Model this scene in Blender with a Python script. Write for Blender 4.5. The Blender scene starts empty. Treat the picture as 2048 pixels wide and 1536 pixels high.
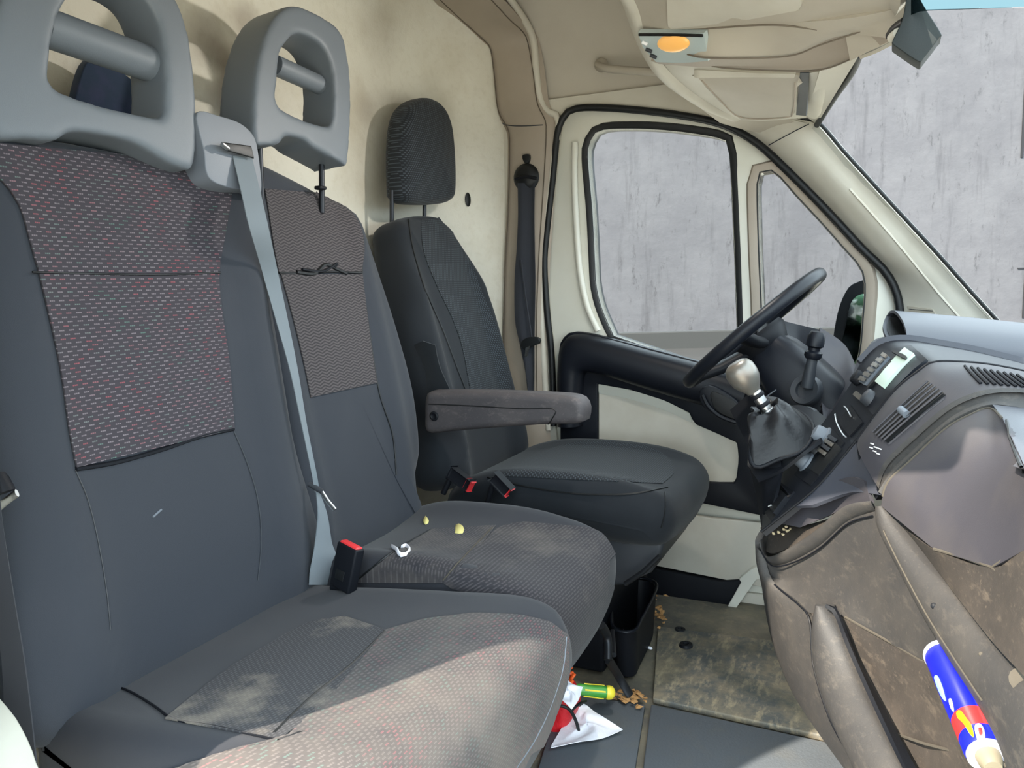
import bpy, bmesh, math, random
from mathutils import Vector, Matrix
from mathutils.bvhtree import BVHTree
random.seed(7)
SC = bpy.context.scene
COL = SC.collection
# ------------------------------------------------------------------ camera
F, CX, CY = 1600., 1024., 768.
CAM = Vector((0, -1.45, .95))
YAW, PITCH, ROLL = math.radians(25.2765), math.radians(7.2354), math.radians(-1.5)
fw = Vector((-math.sin(YAW)*math.cos(PITCH), math.cos(YAW)*math.cos(PITCH), -math.sin(PITCH)))
r0 = Vector((math.cos(YAW), math.sin(YAW), 0)); u0 = r0.cross(fw)
RT = r0*math.cos(ROLL)+u0*math.sin(ROLL); UP = -r0*math.sin(ROLL)+u0*math.cos(ROLL)
cam = bpy.data.cameras.new('camera'); camo = bpy.data.objects.new('camera', cam); COL.objects.link(camo)
cam.sensor_width = 36; cam.lens = F/2048*36; cam.clip_start = .02; cam.clip_end = 200
M = Matrix((RT, UP, -fw)).transposed().to_4x4(); M.translation = CAM; camo.matrix_world = M
SC.camera = camo
# ------------------------------------------------------------------ light
SC.view_settings.view_transform = 'Standard'; SC.view_settings.look = 'None'
SC.view_settings.gamma = 1; SC.view_settings.use_curve_mapping = False
SC.view_settings.exposure = 0.0
W = bpy.data.worlds.new('world'); SC.world = W; W.use_nodes = True
wn = W.node_tree; wn.nodes.clear()
wo = wn.nodes.new('ShaderNodeOutputWorld'); wb = wn.nodes.new('ShaderNodeBackground')
wb.inputs[0].default_value = (.78, .92, 1.0, 1); wb.inputs[1].default_value = 6.2
wn.links.new(wb.outputs[0], wo.inputs[0])
SUNV = Vector((-.47, -1, 1)).normalized()            # towards the sun
sl = bpy.data.lights.new('sun', 'SUN'); sl.energy = 15; sl.angle = .012; sl.color = (1, .89, .74)
so = bpy.data.objects.new('sun', sl); COL.objects.link(so)
so.rotation_euler = SUNV.to_track_quat('Z', 'Y').to_euler(); so.location = (-3, -6, 6)

# ------------------------------------------------------------------ helpers
AX = {'x': 0, 'y': 1, 'z': 2}
def ray(px, py): return fw + RT*((px-CX)/F) - UP*((py-CY)/F)
def P(px, py, **k):
    (a, v), = k.items(); i = AX[a]; d = ray(px, py)
    return CAM + d*((v-CAM[i])/d[i])
def PP(px, py, p0, n):
    d = ray(px, py); return CAM + d*((Vector(p0)-CAM).dot(n)/d.dot(n))
def PY(*a): return [P(x, y, y=d) for x, y, d in a]
def cat(pts, n, closed=False):
    """smooth curve through the points, n samples evenly by length"""
    pts = [Vector(p) for p in pts]; m = len(pts); out = []
    segs = m if closed else m-1
    for i in range(segs):
        g = lambda j: pts[j % m] if closed else pts[max(0, min(m-1, j))]
        a, b, c, d = g(i-1), g(i), g(i+1), g(i+2)
        for k in range(12):
            t = k/12
            out.append(.5*((2*b)+(c-a)*t+(2*a-5*b+4*c-d)*t*t+(3*b-a-3*c+d)*t**3))
    out.append(out[0] if closed else pts[-1])
    return resamp(out, n, closed)
def resamp(pts, n, closed=False):
    L = [0]
    for a, b in zip(pts, pts[1:]): L.append(L[-1]+(b-a).length)
    T = L[-1]; res = []; j = 0
    for i in range(n):
        s = T*i/(n if closed else n-1)
        while j < len(L)-2 and L[j+1] < s: j += 1
        d = L[j+1]-L[j]; res.append(pts[j].lerp(pts[j+1], (s-L[j])/d if d > 1e-9 else 0))
    return res
def lin(pts, n, closed=False):
    pts = [Vector(p) for p in pts]
    return resamp(pts+([pts[0]] if closed else []), n, closed)

def link(o, parent=None, mat=None):
    COL.objects.link(o)
    if parent is not None: o.parent = parent
    if mat is not None:
        for m in (mat if isinstance(mat, (list, tuple)) else [mat]): o.data.materials.append(m)
    return o
def mesh(name, vs, fs, mat, parent=None, smooth=True, uv=None, angle=None):
    me = bpy.data.meshes.new(name); me.from_pydata([tuple(v) for v in vs], [], fs); me.update()
    bm = bmesh.new(); bm.from_mesh(me); bmesh.ops.recalc_face_normals(bm, faces=bm.faces)
    for f in bm.faces: f.smooth = smooth
    if angle is not None:
        for e in bm.edges:
            if len(e.link_faces) == 2 and e.calc_face_angle(0) > math.radians(angle): e.smooth = False
    bm.to_mesh(me); bm.free()
    o = bpy.data.objects.new(name, me); link(o, parent, mat)
    setuv(o, uv or (lambda p: (p.x+p.y*.37, p.z+p.y*.2)))
    return o
def setuv(o, fn):
    me = o.data; l = me.uv_layers.get('UVMap') or me.uv_layers.new(name='UVMap')
    for lp in me.loops: l.data[lp.index].uv = fn(me.vertices[lp.vertex_index].co)
def frombm(name, bm, mat, parent=None, smooth=True, angle=35):
    bmesh.ops.recalc_face_normals(bm, faces=bm.faces)
    for f in bm.faces: f.smooth = smooth
    for e in bm.edges:
        if len(e.link_faces) == 2 and e.calc_face_angle(0) > math.radians(angle): e.smooth = False
    me = bpy.data.meshes.new(name); bm.to_mesh(me); bm.free()
    o = bpy.data.objects.new(name, me); link(o, parent, mat); setuv(o, lambda p: (p.x+p.y*.37, p.z+p.y*.2)); return o
def solid(o, t, off=-1):
    m = o.modifiers.new('solid', 'SOLIDIFY'); m.thickness = t; m.offset = off; return o
def bev(o, w, s=3, ang=30):
    m = o.modifiers.new('bevel', 'BEVEL'); m.width = w; m.segments = s; m.limit_method = 'ANGLE'; m.angle_limit = math.radians(ang); m.harden_normals = False
    for p in o.data.polygons: p.use_smooth = True
    for e in o.data.edges: e.use_edge_sharp = False
    return o
def loft(name, rows, mat, parent=None, t=.004, uv=None, closed=False, ends=False, away=None):
    """surface through rows of equal length; t thickens it away from the cabin side"""
    n = len(rows[0]); vs = [p for r in rows for p in r]; fs = []
    for i in range(len(rows)-1):
        for j in range(n if closed else n-1):
            a = i*n+j; b = i*n+(j+1) % n; fs.append((a, b, b+n, a+n))
    if ends: fs += [tuple(range(n)), tuple(range((len(rows)-1)*n, len(rows)*n))]
    if t and not ends:
        # real thickness: second skin pushed away from the camera side of the sheet
        c = Vector((0, 0, 0)); nn = []
        for i in range(len(rows)):
            for j in range(n):
                p = rows[i][j]
                if closed: du = rows[i][(j+1) % n]-rows[i][j-1]
                else: du = rows[i][min(n-1, j+1)]-rows[i][max(0, j-1)]
                dv = rows[min(len(rows)-1, i+1)][j]-rows[max(0, i-1)][j]
                q = du.cross(dv); q = q.normalized() if q.length > 1e-9 else Vector((0, 0, 1)); nn.append(q)
        s = sum((1 if nn[i].dot(vs[i]-(away or CAM)) > 0 else -1) for i in range(len(vs)))
        s = 1 if s > 0 else -1; k = len(vs)
        vs = vs+[vs[i]+nn[i]*t*s for i in range(k)]
        fs2 = [tuple(x+k for x in f) for f in fs]; m = len(rows); rim = []
        if not closed:
            for i in range(m-1):
                for j in (0, n-1): a = i*n+j; rim.append((a, a+n, a+n+k, a+k))
        for i in (0, m-1):
            for j in range(n if closed else n-1):
                a = i*n+j; b = i*n+(j+1) % n; rim.append((a, b, b+k, a+k))
        fs = fs+fs2+rim
    return mesh(name, vs, fs, mat, parent, uv=uv, angle=50)
def tube(name, pts, r, mat, parent=None, seg=10, closed=False, flat=1.0, up=None):
    pts = [Vector(p) for p in pts]; n = len(pts); rows = []; prev = None
    for i, p in enumerate(pts):
        a = pts[(i-1) % n] if closed or i > 0 else p; b = pts[(i+1) % n] if closed or i < n-1 else p
        d = (b-a).normalized()
        ref = up or prev or (Vector((0, 0, 1)) if abs(d.z) < .9 else Vector((1, 0, 0)))
        x = ref-d*ref.dot(d); x.normalize(); y = d.cross(x); prev = x
        R = r[i] if isinstance(r, (list, tuple)) else r
        rows.append([p+x*math.cos(2*math.pi*k/seg)*R+y*math.sin(2*math.pi*k/seg)*R*flat for k in range(seg)])
    if closed:
        vs = [q for w in rows for q in w]; fs = []
        for i in range(n):
            for j in range(seg):
                fs.append((i*seg+j, i*seg+(j+1) % seg, ((i+1) % n)*seg+(j+1) % seg, ((i+1) % n)*seg+j))
        return mesh(name, vs, fs, mat, parent)
    return loft(name, rows, mat, parent, ends=True, closed=True)
def lathe(name, prof, o, axis, mat, parent=None, seg=28):
    axis = Vector(axis).normalized(); x = axis.orthogonal().normalized(); y = axis.cross(x); o = Vector(o)
    rows = [[o+axis*h+(x*math.cos(2*math.pi*k/seg)+y*math.sin(2*math.pi*k/seg))*max(r, 1e-4) for k in range(seg)] for r, h in prof]
    return loft(name, rows, mat, parent, ends=True, closed=True)
def box(name, c, s, mat, parent=None, b=.004, R=None, taper=None):
    bm = bmesh.new(); bmesh.ops.create_cube(bm, size=1)
    for v in bm.verts:
        q = Vector((v.co.x*s[0], v.co.y*s[1], v.co.z*s[2]))
        if taper and v.co.z > 0: q.x *= taper; q.y *= taper
        v.co = (R @ q if R is not None else q)+Vector(c)
    if b: bmesh.ops.bevel(bm, geom=list(bm.edges), offset=b, segments=3, affect='EDGES', profile=.5)
    return frombm(name, bm, mat, parent)
def axes(U, V):
    U = Vector(U).normalized(); V = Vector(V); V = (V-U*V.dot(U)).normalized(); Wv = U.cross(V)
    return Matrix((U, V, Wv)).transposed()
def prism(name, pts, ext, mat, parent=None, b=.003, holes=(), seg=3):
    """outline (3D points, roughly one plane) with holes, given depth ext (vector)"""
    bm = bmesh.new(); es = []
    for loop in [pts]+list(holes):
        vs = [bm.verts.new(Vector(p)) for p in loop]
        es += [bm.edges.new((vs[i], vs[(i+1) % len(vs)])) for i in range(len(vs))]
    r = bmesh.ops.triangle_fill(bm, use_beauty=True, use_dissolve=False, edges=es)
    fs = [g for g in r['geom'] if isinstance(g, bmesh.types.BMFace)]
    e = bmesh.ops.extrude_face_region(bm, geom=fs)
    bmesh.ops.translate(bm, vec=Vector(ext), verts=[g for g in e['geom'] if isinstance(g, bmesh.types.BMVert)])
    o = frombm(name, bm, mat, parent, angle=40)
    if b: bev(o, b, seg, 50)
    return o
def pillow(name, outline, fr, T, r, mat, parent=None, crown=0., rings=8, arc=5, rows=3, fn=None, uv=None, crownb=0.):
    """rounded upholstered block: closed 2D outline (u,v), thickness T along w, edge radius r, fr(u,v,w)->point"""
    n = len(outline); O = [Vector((p[0], p[1])) for p in outline]
    area = sum(O[i].x*O[(i+1) % n].y-O[(i+1) % n].x*O[i].y for i in range(n))
    if area < 0: O.reverse()
    nr = []
    for i in range(n):
        t = (O[(i+1) % n]-O[i-1]).normalized(); nr.append(Vector((t.y, -t.x)))
    ins = lambda d: [O[i]-nr[i]*d for i in range(n)]
    Or = ins(r); c = sum(Or, Vector((0, 0)))/n; L = []
    for j in range(rings, 0, -1):
        s = 1-j/(rings+.0); L.append(([c+(p-c)*max(s, .02) for p in Or], -T/2-crownb*(1-s*s)))
    for j in range(arc):
        a = j/arc*math.pi/2; L.append((ins(r*(1-math.sin(a))), -T/2+r-r*math.cos(a)))
    for j in range(rows+1): L.append((O, -T/2+r+(T-2*r)*j/rows))
    for j in range(arc-1, -1, -1):
        a = j/arc*math.pi/2; L.append((ins(r*(1-math.sin(a))), T/2-r+r*math.cos(a)))
    for j in range(1, rings+1):
        s = 1-j/(rings+.0); L.append(([c+(p-c)*max(s, .02) for p in Or], T/2+crown*(1-s*s)))
    R = []
    for pts, w in L:
        row = []
        for p in pts:
            q = fr(p.x, p.y, w)
            if fn: q = fn(q, p.x, p.y, w)
            row.append(q)
        R.append(row)
    return loft(name, R, mat, parent, ends=True, closed=True, uv=uv)
def thing(name, label, cat_, loc, group=None, kind=None):
    o = bpy.data.objects.new(name, None); o.empty_display_size = .05; COL.objects.link(o)
    o['label'] = label
    if cat_: o['category'] = cat_
    if group: o['group'] = group
    if kind: o['kind'] = kind
    LOC[o.name] = Vector(loc); THINGS.append(o); return o
LOC = {}; THINGS = []
def tag(o, label, cat_=None, group=None, kind=None):
    o['label'] = label
    if cat_: o['category'] = cat_
    if group: o['group'] = group
    if kind: o['kind'] = kind
    return o
def struct(o, label=None):
    o['kind'] = 'structure'
    if label: o['label'] = label
    return o
def bvh(*obs):
    vs = []; fs = []
    for o in obs:
        k = len(vs); vs += [v.co.copy() for v in o.data.vertices]; fs += [tuple(i+k for i in p.vertices) for p in o.data.polygons]
    return BVHTree.FromPolygons(vs, fs)
def hit(b, px, py, off=.002, default=None):
    d = ray(px, py).normalized(); h, n, i, t = b.ray_cast(CAM, d)
    if h is None: return default
    if n.dot(d) > 0: n = -n
    return h+n*off
def drape(name, b, left, right, mat, parent, n=24, m=14, off=.003, uv=None, t=.002, smooth=True):
    """a sewn panel laid on a surface: rows run between two edges drawn on it"""
    f = cat if smooth else lin
    A = f([(x, y, 0) for x, y in left], n); B = f([(x, y, 0) for x, y in right], n); rows = []
    last = None
    for p, q in zip(A, B):
        row = []
        for j in range(m):
            s = p.lerp(q, j/(m-1)); h = hit(b, s.x, s.y, off)
            if h is None: h = last if last is not None else P(s.x, s.y, y=0)
            row.append(h); last = h
        rows.append(row)
    return loft(name, rows, mat, parent, t=t, uv=uv)
def seamline(name, b, pts, r, mat, parent, n=40, off=.001):
    q = [hit(b, p.x, p.y, off) for p in cat([(x, y, 0) for x, y in pts], n)]
    q = [x for x in q if x is not None]
    return tube(name, q, r, mat, parent, seg=6)
# ------------------------------------------------------------------ materials
def srgb(r, g, b): return tuple(((c/255)/12.92 if c/255 <= .04045 else ((c/255+.055)/1.055)**2.4) for c in (r, g, b))+(1,)
class Mat:
    def __init__(s, name, col, rough=.6, metal=0, spec=.5):
        s.m = bpy.data.materials.new(name); s.m.use_nodes = True; s.nt = s.m.node_tree; s.nt.nodes.clear()
        s.out = s.nt.nodes.new('ShaderNodeOutputMaterial'); s.b = s.nt.nodes.new('ShaderNodeBsdfPrincipled')
        s.nt.links.new(s.b.outputs[0], s.out.inputs[0])
        s.b.inputs['Base Color'].default_value = col; s.b.inputs['Roughness'].default_value = rough
        s.b.inputs['Metallic'].default_value = metal; s.b.inputs['Specular IOR Level'].default_value = spec
        s.col = col
    def n(s, t, **k):
        x = s.nt.nodes.new(t)
        for a, v in k.items(): setattr(x, a, v)
        return x
    def l(s, a, b): s.nt.links.new(a, b)
    def put(s, inp, v):
        if isinstance(v, (int, float)): inp.default_value = v
        elif isinstance(v, tuple): inp.default_value = v
        else: s.l(v, inp)
    def math(s, op, a, b=0., c=0.):
        x = s.n('ShaderNodeMath', operation=op); s.put(x.inputs[0], a); s.put(x.inputs[1], b); s.put(x.inputs[2], c); return x.outputs[0]
    def coord(s, w='Object'): return s.n('ShaderNodeTexCoord').outputs[w]
    def noise(s, scale, detail=3, vec=None, stretch=None, rough=.55):
        v = vec if vec is not None else s.coord()
        if stretch:
            mp = s.n('ShaderNodeMapping'); s.l(v, mp.inputs[0]); mp.inputs['Scale'].default_value = stretch; v = mp.outputs[0]
        x = s.n('ShaderNodeTexNoise'); x.inputs['Scale'].default_value = scale; x.inputs['Detail'].default_value = detail; x.inputs['Roughness'].default_value = rough
        s.l(v, x.inputs['Vector']); return x.outputs[0]
    def ramp(s, f, a, b, ca=0., cb=1.):
        x = s.n('ShaderNodeMapRange'); x.clamp = True; s.put(x.inputs[0], f)
        for i, v in enumerate((a, b, ca, cb)): x.inputs[i+1].default_value = v
        return x.outputs[0]
    def mix(s, f, a, b):
        x = s.n('ShaderNodeMix', data_type='RGBA'); s.put(x.inputs[0], f); s.put(x.inputs[6], a); s.put(x.inputs[7], b); return x.outputs[2]
    def base(s, v): s.l(v, s.b.inputs['Base Color']); s.col = v; return s
    def bump(s, h, st=.3, d=.002):
        x = s.n('ShaderNodeBump'); x.inputs['Strength'].default_value = st; x.inputs['Distance'].default_value = d
        s.l(h, x.inputs['Height']); s.l(x.outputs[0], s.b.inputs['Normal']); return s
    def dirt(s, col, scale=6, lo=.5, hi=.75, amt=.5, stretch=None):
        return s.base(s.mix(s.ramp(s.noise(scale, 5, stretch=stretch), lo, hi, 0, amt), s.col, col))
def plastic(name, c, rough=.5, grain=700, dust=None, amt=.3, bs=.15, spec=.4):
    m = Mat(name, srgb(*c), rough, 0, spec)
    if dust: m.dirt(srgb(*dust), 7, .42, .72, amt)
    m.bump(m.noise(grain, 2), bs, .001); return m.m
CREAM = plastic('cream_trim_plastic', (196, 191, 178), .55, 500, (172, 163, 146), .5)
CREAM2 = plastic('beige_console_plastic', (176, 168, 154), .6, 500, (150, 140, 126), .35)
TAUPE = plastic('taupe_trim_plastic', (158, 146, 132), .6, 500, (138, 127, 114), .35)
DOORW = Mat('white_door_paint', srgb(214, 212, 200), .28).dirt(srgb(190, 184, 165), 5, .5, .8, .35).m
BLACKP = plastic('black_plastic', (18, 20, 25), .5, 600, spec=.18)
SHEEN = plastic('satin_black_plastic', (19, 22, 29), .4, 600, spec=.25)
RUBBER = plastic('black_rubber_seal', (16, 18, 20), .5, 300)
GREYP = plastic('grey_headrest_plastic', (98, 104, 112), .5, 900)
GREYD = plastic('dark_grey_plastic', (48, 51, 56), .5, 800)
DASH = plastic('dash_plastic', (56, 55, 61), .55, 900, (84, 79, 74), .35, spec=.3)
DASHT = plastic('dash_top_plastic', (54, 57, 66), .42, 900, (76, 74, 76), .3)
def dusty(name, a, b, c):
    m = Mat(name, srgb(*a), .65)
    col = m.mix(m.ramp(m.noise(9, 6, rough=.65), .42, .66, 0, .7), srgb(*a), srgb(*b))
    col = m.mix(m.ramp(m.noise(38, 6, stretch=(1, .5, 1.6), rough=.75), .54, .68, 0, .55), col, srgb(*c))
    col = m.mix(m.ramp(m.noise(160, 3, rough=.7), .60, .72, 0, .5), col, srgb(*c))
    m.base(col); m.bump(m.noise(500, 3), .3, .001); return m.m
DUSTY = dusty('dusty_lower_dash_plastic', (48, 47, 47), (62, 59, 56), (80, 75, 69))
DUSTX = dusty('very_dusty_shelf_plastic', (50, 46, 43), (70, 63, 57), (98, 88, 77))
DUST_SUN = plastic('dust_seam_and_sunline', (72, 67, 59), .9, 900)
CHROME = Mat('brushed_metal', srgb(190, 190, 190), .3, 1).m
SILVER = Mat('worn_silver_plastic', srgb(124, 121, 115), .36, .6).dirt(srgb(120, 96, 78), 30, .5, .7, .4).m
RED = Mat('red_plastic', srgb(196, 48, 52), .4).m
STEEL = Mat('dark_steel', srgb(40, 42, 46), .4, .6).m
LCD = Mat('pale_green_display', srgb(176, 192, 178), .25).m
WHITEM = Mat('white_print', srgb(225, 225, 225), .6).m
PAPER = Mat('white_paper', srgb(232, 232, 240), .8); PAPER.bump(PAPER.noise(18, 4), .6, .01); PAPER = PAPER.m
LEATHER = Mat('black_gaiter_leather', srgb(20, 21, 24), .4, 0, .3); LEATHER.bump(LEATHER.noise(120, 3), .25, .002); LEATHER = LEATHER.m
def cloth(name, c, dust=None, amt=.25, weave=1400, scale=5):
    m = Mat(name, srgb(*c), .85, 0, .25)
    if dust: m.dirt(srgb(*dust), scale, .5, .78, amt)
    m.b.inputs['Sheen Weight'].default_value = .10
    m.b.inputs['Sheen Roughness'].default_value = .5
    m.bump(m.noise(weave, 2), .25, .001); return m.m
PLAIN = cloth('charcoal_seat_cloth', (42, 46, 53), (54, 56, 62), .25)
PLAINC = cloth('charcoal_cushion_cloth', (36, 38, 44), (56, 54, 56), .4)
COVER = cloth('black_seat_cover_cloth', (25, 29, 34), (36, 41, 46), .25)
BELT = cloth('seat_belt_webbing', (104, 112, 118), None, 0, 2500)
BELTD = cloth('dark_seat_belt_webbing', (44, 46, 52), None, 0, 2500)
DARKCL = cloth('dark_blue_cloth', (38, 52, 72), (62, 60, 92), .5, 900, 30)
def woven(name, base, dash, period=.021, row=.0062, duty=.62, zig=0., zper=.02, colored=True, dots=True, amt=1.0, dust=None, dustamt=0.6, thick=.42, lo=.46):
    """dark cloth with short stitched dashes in staggered rows (or a zigzag rib)"""
    m = Mat(name, srgb(*base), .85, 0, .25); uv = m.n('ShaderNodeUVMap').outputs[0]
    sx = m.n('ShaderNodeSeparateXYZ'); m.l(uv, sx.inputs[0]); u, v = sx.outputs[0], sx.outputs[1]
    u = m.math('ADD', u, m.math('MULTIPLY', m.math('SUBTRACT', m.noise(7, 1), .5), .006))
    if zig:
        tri = m.math('ABSOLUTE', m.math('SUBTRACT', m.math('FRACT', m.math('DIVIDE', u, zper)), .5))
        v = m.math('ADD', v, m.math('MULTIPLY', tri, zig))
    vr = m.math('DIVIDE', v, row); ri = m.math('FLOOR', vr); fv = m.math('SUBTRACT', vr, ri)
    up = m.math('ADD', m.math('DIVIDE', u, period), m.math('MULTIPLY', ri, .5 if not zig else .23))
    ui = m.math('FLOOR', up); fu = m.math('SUBTRACT', up, ui)
    mk = m.math('MULTIPLY', m.math('LESS_THAN', fu, duty), m.math('LESS_THAN', fv, thick))
    if dots:
        d = m.math('FRACT', m.math('MULTIPLY', fu, 3/duty)); mk = m.math('MULTIPLY', mk, m.ramp(m.math('ABSOLUTE', m.math('SUBTRACT', d, .5)), .28, .42, 1, .25))
    wn_ = m.n('ShaderNodeTexWhiteNoise', noise_dimensions='2D'); cb = m.n('ShaderNodeCombineXYZ'); m.l(ui, cb.inputs[0]); m.l(ri, cb.inputs[1]); m.l(cb.outputs[0], wn_.inputs[0])
    wv = wn_.outputs[0]; c = srgb(*dash)
    if colored:
        big = m.noise(9, 2)
        c = m.mix(m.math('MULTIPLY', m.math('GREATER_THAN', wv, .72), m.ramp(big, .4, .6)), c, srgb(122, 66, 74))
        c = m.mix(m.math('MULTIPLY', m.math('LESS_THAN', wv, .2), m.ramp(big, .62, .42)), c, srgb(74, 98, 92))
    col = m.mix(m.math('MULTIPLY', mk, amt), srgb(*base), c)
    if dust: col = m.mix(m.ramp(m.noise(5.5, 6, rough=.65), lo, .72, 0, dustamt), col, srgb(*dust))
    m.base(col); m.bump(mk, .35, .0012); m.b.inputs['Sheen Weight'].default_value = .08
    return m.m
WOVEN = woven('dashed_seat_cloth', (49, 46, 52), (108, 100, 106), row=.0057, period=.0165, duty=.56, thick=.32, amt=.85)
WOVENC = woven('dashed_cushion_cloth', (54, 51, 53), (92, 86, 85), period=.0100, row=.0040, thick=.45, dust=(108, 100, 92), dustamt=.5, lo=.38, amt=.62)
WOVENZ = woven('zigzag_seat_cloth', (44, 42, 44), (74, 69, 71), period=.012, row=.0062, duty=.95, zig=.010, zper=.026, colored=False, dots=False, thick=.5)
WOVENM = woven('ribbed_cushion_cloth', (40, 39, 43), (64, 61, 64), period=.014, row=.0065, duty=.8, colored=False, dust=(100, 94, 88), dustamt=.45, lo=.5)
CHECK = woven('fine_check_cover_cloth', (27, 30, 34), (58, 65, 71), period=.008, row=.0055, duty=.5, colored=False, dots=False, thick=.5)
def glass(name, tint, refl=.04):
    m = Mat(name, tint); nt = m.nt; nt.nodes.remove(m.b)
    t = m.n('ShaderNodeBsdfTransparent'); t.inputs[0].default_value = tint
    m.l(t.outputs[0], m.out.inputs[0]); return m.m
GLASS = glass('tinted_side_glass', (.82, .83, .83, 1), .006)
WGLASS = glass('windshield_glass', (.82, .83, .83, 1), .006)

# ================================================================== OUTSIDE
cm = Mat('streaked_concrete', srgb(87, 86, 89), .9)
tone = cm.ramp(cm.noise(.8, 8, rough=.65), .38, .62, 0, .6)
c1 = cm.mix(tone, srgb(95, 94, 97), srgb(80, 79, 83))
streak = cm.ramp(cm.noise(1.6, 8, stretch=(2.2, 2.2, .3), rough=.65), .54, .72, 0, .6)
c2 = cm.mix(streak, c1, srgb(64, 63, 66))
spk = cm.ramp(cm.noise(2.6, 10, stretch=(1.8, 1.8, .7), rough=.8), .57, .68, 0, .85)
c3 = cm.mix(spk, c2, srgb(54, 53, 55))
cm.base(c3); cm.bump(cm.noise(3, 8), .4, .05)
gm = Mat('grey_asphalt', srgb(52, 50, 49), .95); gm.dirt(srgb(44, 43, 42), 1.2, .4, .7, .7); gm.bump(gm.noise(60, 4), .4, .01)
hf = Vector((fw.x, fw.y, 0)).normalized(); hr = Vector((hf.y, -hf.x, 0))
def wallpt(px, py, d=20.5):
    r = ray(px, py); t = d/r.dot(hf); return CAM+r*t
zb = wallpt(1340, 662).z; zt = wallpt(1980, 16).z
def onwall(s, z, d=20.5): return Vector((CAM.x, CAM.y, 0))+hf*d+hr*s+Vector((0, 0, z))
bm = bmesh.new()
vs = [bm.verts.new(onwall(s, z, d)) for s, z, d in ((-16, zb, 20.5), (22, zb, 20.5), (22, zt, 20.5), (-16, zt, 20.5), (-16, zb, 20.9), (22, zb, 20.9), (22, zt, 20.9), (-16, zt, 20.9))]
for f in ((0, 1, 2, 3), (7, 6, 5, 4), (0, 4, 5, 1), (1, 5, 6, 2), (2, 6, 7, 3), (3, 7, 4, 0)): bm.faces.new([vs[i] for i in f])
ow = frombm('concrete_wall', bm, cm.m, None, False)
tag(ow, 'tall grey streaked concrete wall standing outside beyond the side windows and windshield', 'wall')
# form joints
g = ray(2044, 300); sj = (wallpt(2044, 300)-CAM).dot(hr)
jm = Mat('dark_joint', srgb(36, 36, 39), .9).m
sj2 = (wallpt(2047, 620)-CAM).dot(hr)
for s_, z0, z1 in ((sj, zb+4.1, zt-.2), (sj2, zb+.1, wallpt(2047, 545).z)):
    bx = box('panel_joint', onwall(s_, (z0+z1)/2, 20.49), (.06, .03, z1-z0), jm, ow, b=0, R=axes(hr, hf).to_3x3() if False else Matrix((hr, hf, Vector((0, 0, 1)))).transposed())
bx = box('panel_joint', onwall(sj2-.1, wallpt(2030, 537).z, 20.49), (.22, .03, .03), jm, ow, b=0, R=Matrix((hr, hf, Vector((0, 0, 1)))).transposed())
k0 = Mat('pale_kerb', srgb(58, 58, 57), .9).m
kz = zb
kb = mesh('kerb', [onwall(s, z, d) for s, z, d in ((-16, kz-.02, 20.5), (22, kz-.02, 20.5), (22, kz-.02, 20.1), (-16, kz-.02, 20.1), (-16, kz-.42, 20.1), (22, kz-.42, 20.1), (22, kz-.42, 20.5), (-16, kz-.42, 20.5))],
          [(0, 1, 2, 3), (3, 2, 5, 4), (4, 5, 6, 7), (7, 6, 1, 0), (0, 3, 4, 7), (1, 2, 5, 6)], k0, None, False)
tag(kb, 'low grey kerb strip running along the foot of the concrete wall', 'kerb')
gz = kz-.42
gr = mesh('asphalt_ground', [(-60, -60, gz), (60, -60, gz), (60, 60, gz), (-60, 60, gz)], [(0, 1, 2, 3)], gm.m, None, False)
struct(gr); gr.name = 'floor_outside'
fcm = Mat('pale_bounce_concrete', srgb(196, 190, 178), .9).dirt(srgb(170, 162, 148), .8, .4, .7, .6)
fcs = mesh('bounce_slab', [(-9, -12, gz+.01), (9, -12, gz+.01), (9, 9, gz+.01), (-9, 9, gz+.01)], [(0, 1, 2, 3)], fcm.m, None, False); struct(fcs); fcs.name = 'floor_bounce_slab'  # pale slab added out of view to bounce light up into the cab

# ================================================================== CABIN SHELL
bulk = Mat('cream_bulkhead_lining', srgb(212, 208, 194), .7)
sm = bulk.ramp(bulk.noise(3.2, 5), .5, .7, 0, .6)
bc = bulk.mix(sm, srgb(212, 208, 194), srgb(184, 174, 152))
bc = bulk.mix(bulk.ramp(bulk.noise(60, 4), .5, .7, 0, .12), bc, srgb(160, 148, 122))
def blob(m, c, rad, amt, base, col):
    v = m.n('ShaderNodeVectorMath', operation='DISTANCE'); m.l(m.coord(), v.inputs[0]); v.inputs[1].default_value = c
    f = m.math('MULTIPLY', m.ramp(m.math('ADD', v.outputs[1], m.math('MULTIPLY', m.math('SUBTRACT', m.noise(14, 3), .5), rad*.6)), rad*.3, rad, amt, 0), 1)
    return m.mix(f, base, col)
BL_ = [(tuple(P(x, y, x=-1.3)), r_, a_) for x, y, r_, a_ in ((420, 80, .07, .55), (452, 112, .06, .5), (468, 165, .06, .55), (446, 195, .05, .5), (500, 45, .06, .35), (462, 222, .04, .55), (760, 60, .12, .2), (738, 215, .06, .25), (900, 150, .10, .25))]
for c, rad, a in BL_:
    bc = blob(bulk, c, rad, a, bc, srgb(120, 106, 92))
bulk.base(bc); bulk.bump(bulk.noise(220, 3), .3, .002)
def bx_(y):
    a = abs(y); return -1.31 if a < .55 else -1.31+.20*((a-.55)/.35)**1.8
rows = []
for i in range(26):
    z = -.02+1.95*i/25
    rows.append([Vector((bx_(y)+(0 if z < 1.5 else (z-1.5)**2*.25), y, z)) for y in [-.98+1.93*j/40 for j in range(41)]])
struct(loft('wall_rear', rows, bulk.m, t=.03), 'cream bulkhead lining behind the seats')
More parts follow.
